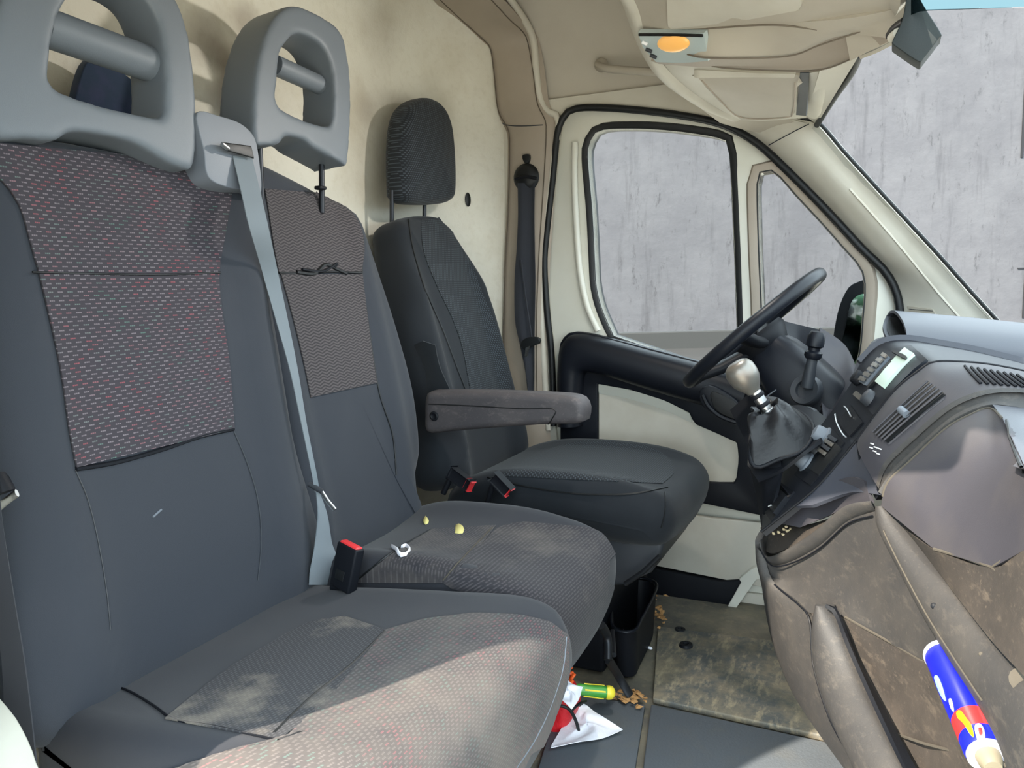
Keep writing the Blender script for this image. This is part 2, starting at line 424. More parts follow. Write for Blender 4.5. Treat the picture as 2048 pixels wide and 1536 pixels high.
# roof lining: side curve up to a flat ceiling, dropping to the windshield header in front
ceil = Mat('beige_headliner', srgb(184, 177, 164), .8).dirt(srgb(160, 148, 134), 3, .45, .75, .45); ceil.bump(ceil.noise(300, 2), .3, .001)
csec = [(.905, 1.44), (.915, 1.50), (.91, 1.58), (.88, 1.67), (.81, 1.75), (.68, 1.81), (.45, 1.85), (.2, 1.865), (0, 1.87)]
csec = csec+[(-y, z) for y, z in csec[-2::-1]]
csm = cat([(0, y, z) for y, z in csec], 48)
rows = []
for x, dz, fl in ((-1.33, 0, 0), (-.9, 0, 0), (-.7, 0, .0), (-.5, 0, .06)):
    rows.append([Vector((x, p.y, (1.44+dz)+(p.z-1.44)*(1-fl))) for p in csm])
HP = [P(1630, 246, y=.80), P(1662, 196, y=.66), P(1696, 146, y=.50), P(1712, 106, y=.38), P(1760, 70, y=.2), P(1796, 22, y=.05)]
HM = [Vector((p.x, -p.y, p.z)) for p in reversed(HP)]
head = cat([HP[0]+Vector((-.03, .1, -.02))]+HP+HM+[HM[-1]+Vector((-.03, -.1, -.02))], 48)
r3 = rows[-1]
for k in range(1, 6):
    s_ = k/5; rows.append([p.lerp(q, s_)+Vector((0, 0, .05*math.sin(math.pi*s_)*(1-min(1, abs(q.y))**2))) for p, q in zip(r3, head)])
struct(loft('ceiling', rows, ceil.m, t=.02, away=Vector((-.5, 0, .9))), 'beige headliner curving down to the door tops')
# floor
fm = Mat('dusty_rubber_floor', srgb(66, 68, 68), .75)
fc = fm.mix(fm.ramp(fm.noise(4.5, 6, rough=.65), .4, .68, 0, .75), srgb(88, 86, 80), srgb(140, 130, 108))
fc = fm.mix(fm.ramp(fm.noise(26, 6, rough=.7), .52, .7, 0, .5), fc, srgb(150, 138, 112))
fm.base(fc); fm.bump(fm.noise(70, 4), .4, .004)
fo = mesh('floor', [(-1.3, -.98, -.012), (1.0, -.98, -.012), (1.0, .95, -.012), (-1.3, .95, -.012), (-1.3, -.98, -.05), (1.0, -.98, -.05), (1.0, .95, -.05), (-1.3, .95, -.05)],
          [(0, 1, 2, 3), (7, 6, 5, 4), (0, 4, 5, 1), (1, 5, 6, 2), (2, 6, 7, 3), (3, 7, 4, 0)], fm.m, None, False)
struct(fo)

# ---- driver side body panel around the door
YD = .895
seal_px = [(1110, 850), (1106, 711), (1097, 623), (1092, 530), (1096, 470), (1107, 370), (1117, 275), (1127, 240), (1153, 219), (1227, 218), (1333, 228), (1420, 243), (1469, 260), (1521, 292), (1574, 341), (1627, 394), (1680, 450), (1725, 499), (1767, 539), (1790, 578), (1800, 623), (1803, 700), (1800, 850), (1790, 1000), (1770, 1150)]
seal = [P(x, y, y=YD) for x, y in seal_px]
sealc = cat(seal, 90)
lowb = [Vector((.0, YD, .02)), Vector((-.86, YD, .02)), Vector((-.92, YD, .2))]
door_out = sealc+lowb
# outer body border of the panel
bo = [Vector((-1.32, YD, -.03)), Vector((1.0, YD, -.03)), Vector((1.0, YD, .70)), Vector((.45, YD, .72)), Vector((.12, YD, .86))]
off = [P(x+24, y-20, y=YD) for x, y in [(1767, 539), (1680, 450), (1574, 341), (1500, 278)]]
bo += off+[Vector((-.45, YD, 1.50)), Vector((-1.32, YD, 1.50))]
struct(prism('wall_left', bo, (0, .05, 0), CREAM, None, .0, holes=[door_out]), 'cream body side around the driver door')

# ---- driver door
d1 = thing('door_1', 'white driver door with black framed windows and grey insert panels', None, (-.5, YD, .0), kind='structure')
win_px = [(1227, 672), (1203, 616), (1192, 570), (1189, 520), (1184, 422), (1175, 316), (1180, 282), (1199, 261), (1262, 257), (1340, 261), (1420, 272), (1451, 281), (1458, 306), (1467, 492), (1473, 655), (1478, 760), (1400, 730)]
qw_px = [(1525, 700), (1525, 616), (1520, 500), (1517, 380), (1520, 350), (1533, 340), (1556, 353), (1592, 394), (1644, 450), (1687, 499), (1713, 528), (1727, 560), (1725, 620), (1708, 735), (1640, 790), (1530, 780)]
wl = [P(x, y, y=YD) for x, y in win_px]; ql = [P(x, y, y=YD) for x, y in qw_px]
wl = cat(wl[:12], 40)+cat(wl[11:16], 16)[1:]+cat(wl[15:]+[wl[0]], 8)[1:-1]
ql = cat(ql, 50, True)
prism('frame', [p+Vector((0, .01, 0)) for p in sealc+lowb], (0, .045, 0), DOORW, d1, .004, holes=[wl, ql])
tube('door_seal', [p-Vector((0, .012, 0)) for p in cat(seal, 110)], .0105, RUBBER, d1, seg=10)
# window seals: flat black band around the glass
def band(name, loop, wd, mat, parent, y0, ext, closed=True, b=.002):
    n = len(loop); c = sum(loop, Vector())/n; outer = []
    ar = sum(loop[i].x*loop[(i+1) % n].z-loop[(i+1) % n].x*loop[i].z for i in range(n)); s = 1 if ar > 0 else -1
    for i in range(n):
        t = (loop[(i+1) % n]-loop[i-1]).normalized(); nn = Vector((t.z, 0, -t.x))*s
        w_ = wd(i/n, loop[i]) if callable(wd) else wd
        outer.append(loop[i]+nn*w_)
    f = lambda p, yy: Vector((p.x, yy, p.z))
    rows = [[f(p, y0+.045) for p in loop], [f(p, y0-ext*.7) for p in loop], [f(loop[i].lerp(outer[i], .25), y0-ext) for i in range(n)], [f(loop[i].lerp(outer[i], .8), y0-ext) for i in range(n)], [f(p, y0-ext*.5) for p in outer], [f(p, y0+.004) for p in outer]]
    rows = [r+[r[0]] for r in rows]
    return loft(name, rows, mat, parent, t=0)
band('window_seal', wl, .022, RUBBER, d1, YD+.012, .014)
band('quarter_window_frame', ql, .034, TAUPE, d1, YD+.012, .02)
band('quarter_window_seal', ql, .006, RUBBER, d1, YD+.02, .026)
g1 = prism('side_window_pane', [p+Vector((0, .03, 0)) for p in band_in] if False else [Vector((p.x, YD+.03, p.z)) for p in wl], (0, .004, 0), GLASS, d1, 0)
g2 = prism('quarter_window_pane', [Vector((p.x, YD+.03, p.z)) for p in ql], (0, .004, 0), GLASS, d1, 0)
tube('frame_rib', [P(x, y, y=.885) for x, y in [(1146, 300), (1148, 430), (1157, 540), (1172, 615), (1192, 658)]] if False else cat([P(x, y, y=.888) for x, y in [(1150, 285), (1149, 360), (1153, 450), (1160, 540), (1174, 610), (1196, 662)]], 40), .010, DOORW, d1, 14)
# inner door card
def pl(pts, y): return [P(a, b, y=y) for a, b in pts]
card = cat(pl([(1120, 850), (1117, 760), (1118, 697), (1126, 676), (1145, 664), (1192, 670), (1298, 697), (1400, 724), (1520, 760), (1640, 800)], .87), 50)
hole = lin(pl([(1195, 768), (1260, 780), (1330, 802), (1378, 826), (1388, 848), (1430, 866), (1474, 886), (1477, 920), (1471, 966), (1430, 966), (1375, 958), (1300, 945), (1195, 930)], .87), 60, True)
card += pl([(1640, 1040), (1530, 1033), (1370, 1000), (1120, 975)], .87)
dc = prism('door_card', card, (0, .03, 0), SHEEN, d1, .006, holes=[hole])
# sculpted armrest roll over the top of the card
top = [(1119, 850), (1118, 760), (1122, 700), (1131, 679), (1150, 668), (1195, 673), (1298, 700), (1400, 727), (1500, 757)]
bot = [(1166, 850), (1167, 780), (1170, 750), (1176, 744), (1190, 745), (1215, 752), (1295, 778), (1390, 806), (1485, 832)]
A = cat(pl(top, .868), 50); B = cat(pl(bot, .868), 50); rows = []
for k in range(9):
    a = math.pi*k/8; rows.append([p.lerp(q, .5-.5*math.cos(a))+Vector((0, -.05*math.sin(a)**.7, 0)) for p, q in zip(A, B)])
loft('armrest_roll', rows, SHEEN, d1, t=.004)
ins = prism('upper_insert', [Vector((p.x, .885, p.z)) for p in lin(pl([(1180, 755), (1260, 765), (1345, 795), (1395, 822), (1405, 846), (1445, 860), (1490, 880), (1490, 980), (1375, 972), (1180, 945)], .885), 50, True)], (0, .01, 0), CREAM, d1, 0)
loft('insert_top_edge', [cat(pl([(1197, 769), (1262, 781), (1330, 802), (1380, 828)], .872), 20), cat(pl([(1197, 787), (1258, 798), (1325, 819), (1384, 846)], .884), 20)], DOORW, d1, t=.004)
prism('lower_insert', pl([(1250, 1020), (1345, 1026), (1420, 1036), (1540, 1048), (1550, 1180), (1440, 1158), (1312, 1132), (1230, 1115)], .872), (0, .02, 0), CREAM, d1, .003)
prism('lower_card_trim', pl([(1230, 1118), (1312, 1138), (1440, 1163), (1480, 1160), (1500, 1140), (1495, 1180), (1465, 1222), (1330, 1205), (1230, 1190)], .862), (0, .03, 0), BLACKP, d1, .004)
prism('gap_light', pl([(1450, 1222), (1482, 1165), (1478, 1158), (1500, 1140), (1560, 1110), (1560, 1150), (1512, 1160), (1468, 1222)], .85), (0, .03, 0), DOORW, d1, .002)  # light showing in the door gap, put in as a white piece
hp = prism('handle_recess', cat(pl([(1398, 792), (1404, 776), (1425, 773), (1470, 800), (1489, 830), (1486, 850), (1440, 835), (1408, 815)], .795), 30, True), (0, .03, 0), SHEEN, d1, .004)
hh = prism('handle_well', cat(pl([(1424, 783), (1466, 802), (1483, 826), (1480, 842), (1438, 826), (1424, 806)], .792), 24, True), (0, .01, 0), RUBBER, hp, .002)
hl = tube('release_lever', cat(pl([(1405, 790), (1416, 812), (1440, 833), (1474, 846)], .785), 16), .006, SHEEN, hp)

# ---- B pillar and roof bow trim
LE = [(860, -25), (883, 2), (925, 42), (971, 84), (982, 100), (989, 150), (994, 205), (1000, 230), (1012, 250), (1019, 270), (1019, 340), (1016, 440), (1011, 520), (1008, 640), (1006, 760), (1008, 860), (1015, 940)]
LY = [.60, .69, .78, .84, .862, .87, .872, .872, .872, .872, .872, .872, .872, .872, .872, .872, .872]
RE = [(950, -35), (985, 2), (1020, 40), (1046, 64), (1056, 85), (1066, 140), (1072, 190), (1078, 215), (1090, 238), (1093, 256), (1090, 330), (1083, 440), (1078, 520), (1074, 640), (1074, 760), (1078, 860), (1085, 940)]
rows = []
L3 = cat([P(x, y, y=d) for (x, y), d in zip(LE, LY)], 90); R3 = cat([P(x, y, y=d-.004) for (x, y), d in zip(RE, LY)], 90)
rows = [[p+Vector((-.03, .04, 0)) for p in L3], L3]+[[p.lerp(q, k/6)+Vector((0, -.010*math.sin(math.pi*k/6), 0)) for p, q in zip(L3, R3)] for k in range(1, 6)]+[R3, [p+Vector((.03, .02, .0)) for p in R3]]
t1 = struct(loft('trim_1', rows, TAUPE, t=.004), 'beige B pillar and roof bow trim')
pb = bvh(t1)
seamline('trim_groove', pb, [(1006, 247), (1020, 251), (1050, 252), (1086, 250)], .0016, GREYD, t1, 16)
for nm, LL in (('trim_edge_line', L3), ('trim_edge_line', R3)):
    tube(nm, [p+Vector((0, -.002, 0)) for p in LL[:80]], .0016, plastic('shadow_line_beige', (92, 82, 70), .7), t1, 6)
# lighter rounded edge between bow and door opening
E1 = cat([P(x, y, y=d) for (x, y), d in zip([(990, -35), (1025, 5), (1064, 70), (1072, 140), (1078, 190), (1092, 222), (1117, 240), (1106, 330), (1093, 440), (1085, 540), (1084, 640), (1090, 760), (1098, 860)], [.68, .75, .85, .872, .88, .885, .885, .885, .885, .885, .885, .885, .885])], 60)
struct(tube('trim_2', E1, .011, CREAM, seg=10), 'cream rounded edge beside the door opening')
# oval plug, coat hook
pl_c = P(979, 396, y=.80)
bkv = Vector((1, -.25, 0)).normalized()
pg = lathe('wall_plug', [(.0, .0), (.010, .0), (.011, .002), (.009, .004), (0, .004)], (bx_(.80)+.002, .80, P(979, 396, y=.80).z), (1, -.5, 0), RUBBER, None, 16)
for v in pg.data.vertices: v.co.z = pl_c.z+(v.co.z-pl_c.z)*2.0
hpx = P(979, 396, x=bx_(.8))
tag(pg, 'small black oval plug set in the cream bulkhead beside the pillar', 'plug')
hk = P(1055, 318, y=.86)
ck = prism('coat_clip', cat([hk+Vector((a*.011, 0, b*.013)) for a, b in ((-1, .8), (-.3, 1), (.4, 1), (1, .8), (1, -.2), (.5, -1), (-.4, -1), (-1, -.1))], 24, True), (0, -.012, 0), RUBBER, None, .002)
tag(ck, 'small black clip on the pillar just above the seat belt guide', 'clip')

# ---- driver seat belt hanging on the pillar
sb = thing('hanging_seat_belt', 'dark seat belt hanging straight down the B pillar from a round guide', 'seat belt', P(1050, 690, y=.84))
gc = P(1052, 355, y=.85)
lathe('belt_guide', [(0, -.0), (.040, .0), (.043, .006), (.038, .016), (.024, .024), (0, .026)], gc+Vector((0, .008, 0)), (0, -1, 0), RUBBER, sb, 26)
tube('guide_bar', [P(1030, 358, y=.815), P(1052, 353, y=.812), P(1074, 357, y=.815)], .005, BLACKP, sb)
SL = cat(pl([(1035, 366), (1036, 430), (1033, 500), (1029, 560), (1030, 640), (1040, 690), (1050, 740), (1056, 790)], .832), 40)
SR = cat(pl([(1069, 366), (1068, 430), (1069, 500), (1070, 560), (1069, 640), (1068, 690), (1068, 740), (1067, 790)], .838), 40)
loft('webbing', [[p.lerp(q, k/6)+Vector((0, -.006*math.sin(k*math.pi/3), 0)) for p, q in zip(SL, SR)] for k in range(7)], BELTD, sb, t=.002)
tube('webbing_fold', cat(pl([(1042, 520), (1052, 600), (1064, 680)], .822), 14), .003, BELTD, sb)
prism('tongue_cover', cat(pl([(1040, 690), (1052, 676), (1076, 675), (1079, 686), (1066, 692), (1050, 700)], .815), 20, True), (0, .012, 0), RUBBER, sb, .002)
prism('latch_tongue', pl([(1051, 696), (1059, 692), (1054, 712), (1049, 713)], .812), (0, .003, 0), CHROME, sb, 0)

# ---- A pillar trim
SE = cat(pl([(1426, 240), (1475, 258), (1527, 289), (1580, 337), (1633, 390), (1686, 446), (1731, 494), (1773, 536), (1797, 575), (1807, 623), (1809, 700), (1812, 760)], .89), 60)
WE = cat([P(x, y, y=.80) for x, y in [(1560, 228), (1600, 240), (1634, 250), (1682, 305), (1730, 358), (1802, 437), (1872, 513), (1940, 590), (1990, 645), (2048, 708), (2110, 775), (2170, 840)]], 60)
rows = []
for k in range(9):
    s = k/8; rows.append([p.lerp(q, s)+Vector((0, -.025*math.sin(math.pi*min(1, s*1.15))**1.0 if s < .87 else -.004, 0)) for p, q in zip(SE, WE)])
rows.append([q+Vector((.01, .05, .01)) for q in WE])
ap = struct(loft('trim_3', rows, CREAM, t=.005), 'cream A pillar trim between door and windshield')
apb = bvh(ap)
tube('windshield_edge_seal', [q+Vector((.006, .006, .004)) for q in WE], .0045, RUBBER, ap, 8)
seamline('trim_groove', apb, [(1538, 290), (1560, 278), (1590, 262), (1618, 248)], .0014, GREYD, ap, 20)
seamline('pillar_crease', apb, [(1700, 378), (1790, 480), (1880, 590), (1960, 680), (2010, 735)], .003, CREAM, ap, 50, 0)
gp = drape('defroster_grille', apb, [(1815, 612), (1838, 662)], [(1866, 618), (1905, 684)], CREAM2, ap, 8, 8, .002, t=.002, smooth=False)
for k in range(7):
    a = (1819+k*3.6, 618+k*7); b_ = (1866+k*5.6, 622+k*8)
    seamline('grille_slot', bvh(gp), [a, ((a[0]+b_[0])/2, (a[1]+b_[1])/2), b_], .0008, GREYD, gp, 6, .0006)

# ---- windshield
cur = [((1634, 250), .80), ((1665, 197), .62), ((1701, 148), .42), ((1718, 109), .25)]
top3 = [P(1634, 250, y=.80)]+[p+Vector((.012, 0, -.004)) for p in HP[1:]+HM]
bot3 = [P(2170, 840, y=.80), Vector((.62, .6, .72)), Vector((.72, .4, .71)), Vector((.76, .2, .71)), Vector((.77, 0, .71)), Vector((.76, -.2, .71)), Vector((.72, -.4, .71)), Vector((.62, -.6, .72)), Vector((.42, -.8, .72))]
T_ = cat(top3, 40); B_ = cat(bot3, 40); rows = []
for k in range(13):
    rows.append([a.lerp(b, k/12)+Vector((.03, 0, .03))*math.sin(math.pi*k/12)*max(0, min(1, j/6))+Vector((-.02, .02, -.01))*max(0, 1-j/4) for j, (a, b) in enumerate(zip(T_, B_))])
    rows[-1][0] = WE[min(59, 10+int(49*k/12))]+Vector((-.02, .02, -.012)) if k else rows[-1][0]
# keep the pillar edge straight
w1 = loft('window_1', rows, WGLASS, t=0); struct(w1, 'wide curved windshield')

sv = loft('sky_tint_band', [cat([P(x, y, y=d) for x, y, d in ((1822, -60, -.02), (1850, -60, -.05), (2000, -60, -.2), (2250, -60, -.35))], 20), cat([P(x, y, y=d) for x, y, d in ((1822, 30, -.02), (1850, 22, -.05), (2000, 16, -.2), (2250, 2, -.35))], 20)], glass('cyan_sky_tint', (.105, .155, .165, 1), .01), w1, t=0)  # added tint band, turns the overbright sky strip behind it cyan
# ---- passenger side body (B pillar, roof rail) out of view, opening shaped to set the sun's shadow edge
edge = [(-.84, -.05), (-.82, .4), (-.785, .66), (-.75, .86), (-.738, 1.0), (-.732, 1.12), (-.705, 1.24), (-.68, 1.38), (-.64, 1.47), (-.57, 1.545), (-.45, 1.565), (-.32, 1.56), (-.22, 1.49), (-.1, 1.31), (0, 1.20), (.09, 1.12), (.25, .98), (.6, .74)]
ed = cat([Vector((x, -1.0, z)) for x, z in edge], 60)
outer = [Vector((.72, -1.0, .74)), Vector((.30, -1.0, 1.04)), Vector((.12, -1.0, 1.17)), Vector((-.02, -1.0, 1.33)), Vector((-.16, -1.0, 1.60)), Vector((-.3, -1.0, 1.87)), Vector((-1.35, -1.0, 1.87)), Vector((-1.35, -1.0, -.05))]
struct(prism('wall_right_unseen', ed+outer, (0, -.03, 0), DOORW, None, 0), 'unseen white body side, passenger door opening shaped to shade the cabin')
# rounded foot of the passenger B pillar that shows in the corner
bpf = prism('trim_4', cat([P(x, y, y=-.93) for x, y in [(-90, 1395), (-20, 1385), (20, 1418), (50, 1465), (72, 1520), (85, 1600), (-90, 1600)]], 40, True), (0, -.04, 0), plastic('off_white_sill_plastic', (160, 160, 150), .5, 500), None, .012)
struct(bpf, 'white rounded sill end of the passenger pillar')

# ================================================================== OVERHEAD CONSOLE
oc = thing('overhead_storage_console', 'beige overhead storage console hanging above the windshield', 'console', (-.3, .4, 1.3))
# lower rim, left edge curve runs along the roof, underside panels step up towards the centre
E_out = cat([P(x, y, y=d) for x, y, d in [(1170, -60, .15), (1240, 0, .25), (1275, 90, .38), (1320, 160, .5), (1400, 215, .66), (1455, 233, .76)]], 40)
E_in = cat([P(x, y, y=d) for x, y, d in [(1215, -60, .12), (1268, 0, .22), (1300, 85, .34), (1345, 150, .47), (1415, 205, .62), (1480, 240, .74)]], 40)
rows = [[p+Vector((-.04, .02, .10)) for p in E_out], E_out]+[[p.lerp(q, k/4)+Vector((0, -.008, -.010))*math.sin(math.pi*k/4) for p, q in zip(E_out, E_in)] for k in range(1, 4)]+[E_in]
loft('rim', rows, CREAM, oc, t=.006)
def surf(name, rows, mat, parent, n=24, t=.006, sm=True, mid=3):
    """rows: lists of (px,py,y)"""
    R = [(cat if sm else lin)(PY(*r), n) for r in rows]; out = []
    for a, b in zip(R, R[1:]):
        for k in range(mid): out.append([p.lerp(q, k/mid) for p, q in zip(a, b)])
    out.append(R[-1]); return loft(name, out, mat, parent, t=t)
# centre front panel (upper strip under the lid), lid, ridge and lower shelf
surf('upper_panel', [[(1215, -60, .12), (1268, 0, .22), (1284, 58, .30)], [(1300, -60, .08), (1330, 0, .18), (1338, 60, .26)], [(1420, -60, .05), (1425, 0, .15), (1430, 55, .22)], [(1600, -60, .0), (1610, 0, .08), (1545, 48, .17)], [(1790, -60, -.06), (1812, 15, .06), (1640, 62, .16)]], CREAM2, oc, 16)
up = surf('lid', [[(1330, -60, .075), (1334, 0, .165), (1336, 52, .23), (1342, 58, .24)], [(1450, -60, .03), (1460, 0, .12), (1465, 40, .19), (1466, 45, .20)], [(1596, -60, -.01), (1602, 0, .07), (1600, 14, .09), (1592, 22, .10)]], CREAM, oc, 16)
surf('front_band', [[(1284, 58, .30), (1345, 60, .28), (1430, 55, .225), (1545, 48, .175), (1700, 36, .10), (1815, 12, .06)],
                    [(1292, 62, .31), (1350, 66, .29), (1420, 66, .235), (1560, 70, .19), (1660, 66, .15), (1820, 30, .07)],
                    [(1300, 90, .34), (1350, 100, .32), (1415, 115, .25), (1570, 112, .24), (1680, 72, .16), (1790, 78, .10)]], CREAM2, oc, 40, mid=4)
surf('lower_band', [[(1302, 122, .36), (1352, 126, .34), (1415, 112, .26), (1570, 108, .25), (1690, 66, .17), (1795, 74, .11)],
                    [(1318, 128, .38), (1380, 133, .36), (1450, 136, .34), (1580, 142, .32), (1650, 138, .29), (1716, 112, .21)],], TAUPE, oc, 40, mid=4)
surf('wing_underside', [[(1300, 85, .34), (1345, 150, .47), (1415, 205, .62), (1480, 240, .74)],
                        [(1340, 118, .36), (1392, 160, .46), (1450, 200, .60), (1520, 242, .72)],
                        [(1420, 125, .35), (1480, 160, .45), (1530, 200, .58), (1560, 240, .70)],
                        [(1600, 132, .32), (1612, 160, .44), (1605, 200, .58), (1575, 238, .70)],
                        [(1655, 132, .30), (1650, 165, .44), (1632, 205, .60), (1612, 236, .72)]], CREAM, oc, 20)
surf('pillar_cap', [[(1400, 216, .78), (1455, 232, .80), (1530, 240, .80), (1620, 232, .80)], [(1440, 246, .86), (1500, 262, .86), (1560, 268, .85), (1636, 250, .81)]], CREAM2, oc, 20)
pk = surf('pocket_lid', [[(1392, 150, .43), (1396, 142, .42), (1500, 146, .40), (1592, 150, .38), (1596, 156, .39)],
                    [(1412, 175, .47), (1420, 175, .47), (1500, 180, .46), (1585, 182, .45), (1594, 182, .45)],
                    [(1440, 205, .56), (1450, 205, .56), (1510, 212, .55), (1580, 214, .54), (1591, 212, .54)],
                    [(1480, 238, .66), (1484, 240, .66), (1520, 240, .65), (1575, 236, .63), (1590, 224, .61)]], CREAM2, oc, 24, t=.01)
pkb = bvh(pk)
surf('pocket_handle', [[(1388, 146, .41), (1394, 140, .40), (1500, 146, .38), (1590, 148, .36)], [(1388, 154, .415), (1396, 156, .41), (1500, 155, .39), (1588, 156, .37)]], CREAM, pk, 20, t=.008)
surf('recess_slot', [[(1600, 146, .36), (1618, 146, .36)], [(1592, 230, .62), (1612, 232, .60)]], GREYD, oc, 6)
surf('header_side', [[(1618, 146, .37), (1650, 140, .32), (1716, 112, .22)], [(1614, 232, .70), (1632, 238, .72), (1662, 196, .60)]], CREAM, oc, 10)
surf('header_corner', [[(1640, 140, .30), (1690, 120, .24), (1720, 108, .20)], [(1612, 234, .76), (1622, 240, .78), (1634, 248, .80)]], CREAM, oc, 10)
tube('header_seal', cat(PY((1634, 250, .78), (1667, 198, .64), (1702, 148, .48), (1719, 110, .36)), 20), .0075, RUBBER, oc)
surf('mirror_side_cheek', [[(1690, 66, .16), (1745, 50, .13), (1800, 25, .09), (1822, 0, .07)], [(1700, 122, .20), (1735, 104, .17), (1782, 82, .14), (1800, 60, .12)]], CREAM2, oc, 14)
surf('header_lip', [[(1718, 112, .21), (1750, 100, .18), (1790, 80, .13)], [(1722, 106, .24), (1752, 92, .21), (1796, 66, .16)]], CREAM, oc, 10)
GAPM = plastic('shadow_gap_beige', (112, 102, 90), .7)
for L in ([(1284, 60, .30), (1345, 61, .275), (1430, 56, .222), (1545, 50, .172), (1640, 60, .155)], [(1300, 92, .335), (1350, 101, .315), (1415, 116, .245), (1570, 113, .235), (1640, 90, .18), (1730, 60, .13)], [(1415, 128, .34), (1450, 136, .335), (1580, 142, .315), (1650, 138, .285), (1716, 112, .205)]):
    tube('panel_shadow_line', [p+(CAM-p).normalized()*.003 for p in cat(PY(*L), 30)], .0016, GAPM, oc, 6)  # shadow lines between the console panels, drawn as darker tubes
seamline('pocket_groove', pkb, [(1404, 160), (1440, 200), (1482, 234), (1570, 234), (1586, 222), (1590, 165)], .0014, TAUPE, pk, 30, .001)
# dome lamp on the console
dl = thing('dome_light', 'glowing oval dome light in a pale grey bezel on the overhead console', 'lamp', P(1345, 95, y=.30))
lb = surf('bezel', [[(1276, 66, .27), (1340, 66, .25), (1408, 66, .22)], [(1286, 95, .30), (1345, 98, .28), (1412, 98, .245)], [(1312, 124, .33), (1360, 126, .31), (1416, 122, .26)]], plastic('pale_grey_lamp_plastic', (176, 188, 188), .35, 400), dl, 14, t=.012)
lbb = bvh(lb)
em = Mat('warm_lamp_lens', srgb(200, 150, 80), .3); em.b.inputs['Emission Color'].default_value = (1, .50, .13, 1); em.b.inputs['Emission Strength'].default_value = .5
lc = hit(lbb, 1347, 86, .001); lx = (hit(lbb, 1380, 86, .001)-lc); ly = (hit(lbb, 1347, 103, .001)-lc); ln = lx.cross(ly).normalized()
if ln.dot(lc-CAM) > 0: ln = -ln
rws = []
for k in range(7):
    a = k/6*math.pi/2; rws.append([lc+(lx*math.cos(t_)+ly*math.sin(t_))*math.cos(a)+ln*.010*math.sin(a) for t_ in [2*math.pi*j/28 for j in range(28)]])
loft('lens', rws, em.m, dl, ends=True, closed=True)
tube('bezel_edge', [hit(lbb, x, y, .002, P(x, y, y=.26)) for x, y in [(1279, 68), (1320, 68), (1370, 69), (1406, 70)]], .003, RUBBER, dl)
for x, y, w_ in ((1291, 84, 5), (1299, 98, 6), (1308, 110, 6)):
    a = hit(lbb, x-w_, y-2, .003, P(x, y, y=.3)); b_ = hit(lbb, x+w_, y+3, .003, P(x, y, y=.3)); tube('switch', [a, b_], .004, GREYD if y > 90 else WHITEM, dl, 8)
ll = bpy.data.lights.new('dome_lamp', 'AREA'); ll.shape = 'ELLIPSE'; ll.size = .06; ll.size_y = .035; ll.energy = 7.0; ll.color = (1, .95, .88)
llo = bpy.data.objects.new('dome_lamp', ll); COL.objects.link(llo); llo.location = lc+ln*.016; llo.rotation_euler = ln.to_track_quat('Z', 'Y').to_euler(); llo.rotation_euler = (-ln).to_track_quat('-Z', 'Y').to_euler() if False else (ln).to_track_quat('-Z', 'Y').to_euler()
# rear view mirror
rm = thing('rear_view_mirror', 'dark grey rear view mirror housing hanging at the windshield header', 'mirror', P(1850, 60, y=-.02))
mp = [(1822, -40), (1846, 8), (1882, 66), (1878, 76), (1846, 118), (1838, 124), (1790, 92), (1784, 84), (1804, 40), (1812, 0)]
prism('housing', cat([P(x, y, y=-.02) for x, y in mp], 60, True), (.0, .05, .0), plastic('dark_mirror_plastic', (24, 31, 32), .6, 600), rm, .010, seg=4)
tube('mount_arm', cat(PY((1782, 72, .05), (1792, 58, .03), (1812, 44, .0)), 8), .009, RUBBER, rm)
tube('mount_ball', PY((1784, 76, .02), (1796, 66, .0)), .008, CREAM, rm)
# roof grab handle
gh = thing('grab_handle', 'beige grab handle on the roof lining above the driver door', 'handle', P(1250, 140, y=.86))
tube('grip', cat(PY((1196, 130, .865), (1204, 134, .84), (1222, 138, .825), (1290, 143, .82), (1350, 147, .83), (1362, 148, .86)), 24), .011, CREAM2, gh)
lathe('mount', [(0, 0), (.020, 0), (.020, .012), (.013, .022), (0, .024)], P(1204, 131, y=.90), (0, -1, 0), CREAM2, gh)
# blue cloth behind near headrest
bl = prism('dark_blue_cloth', cat([P(x, y, x=-1.24) for x, y in [(152, 210), (160, 160), (176, 122), (200, 118), (240, 140), (300, 190), (340, 230), (330, 260), (180, 230)]], 40, True), (-.02, 0, 0), DARKCL, None, .006)
tag(bl, 'dark blue cloth seen through the slot of the nearest headrest', 'cloth')

# ================================================================== DRIVER SEAT
ds = thing('driver_seat', 'black covered driver seat with armrest at the far side of the cab', 'seat', (-.75, .5, 0))
def xz(prof, n=90): return [(p.x, p.y) for p in cat([(a, b, 0) for a, b in prof], n, True)]
prof = [(-1.02, .40), (-.98, .45), (-.9, .478), (-.8, .492), (-.65, .492), (-.54, .480), (-.465, .455), (-.436, .415), (-.445, .365), (-.49, .335), (-.7, .34), (-1.0, .35)]
YC = .50; HW = .235
def dfn(q, u, v, w):
    s = abs(w)/HW; top = max(0, min(1, (v-.44)/.04))
    q.z -= top*.016*(1-s**3)*(1 if u < -.5 else max(0, 1-(u+.5)/.06)); q.z += top*.012*math.exp(-((s-.86)/.12)**2)
    q.x += .025*(1-s*s)*max(0, min(1, (u+.7)/.2)); return q
dcu = pillow('seat_cushion', xz(prof), lambda u, v, w: Vector((u, YC+w, v)), HW*2, .05, COVER, ds, fn=dfn, rows=14, crown=.006, crownb=.006, uv=lambda p: (p.y, p.x-p.z))
dcb = bvh(dcu)
drape('cushion_panel', dcb, [(1000, 952), (1050, 920), (1120, 892), (1180, 880)], [(1325, 968), (1348, 945), (1335, 915), (1290, 890)], CHECK, dcu, 24, 12, .002, uv=lambda p: (p.y, p.x))
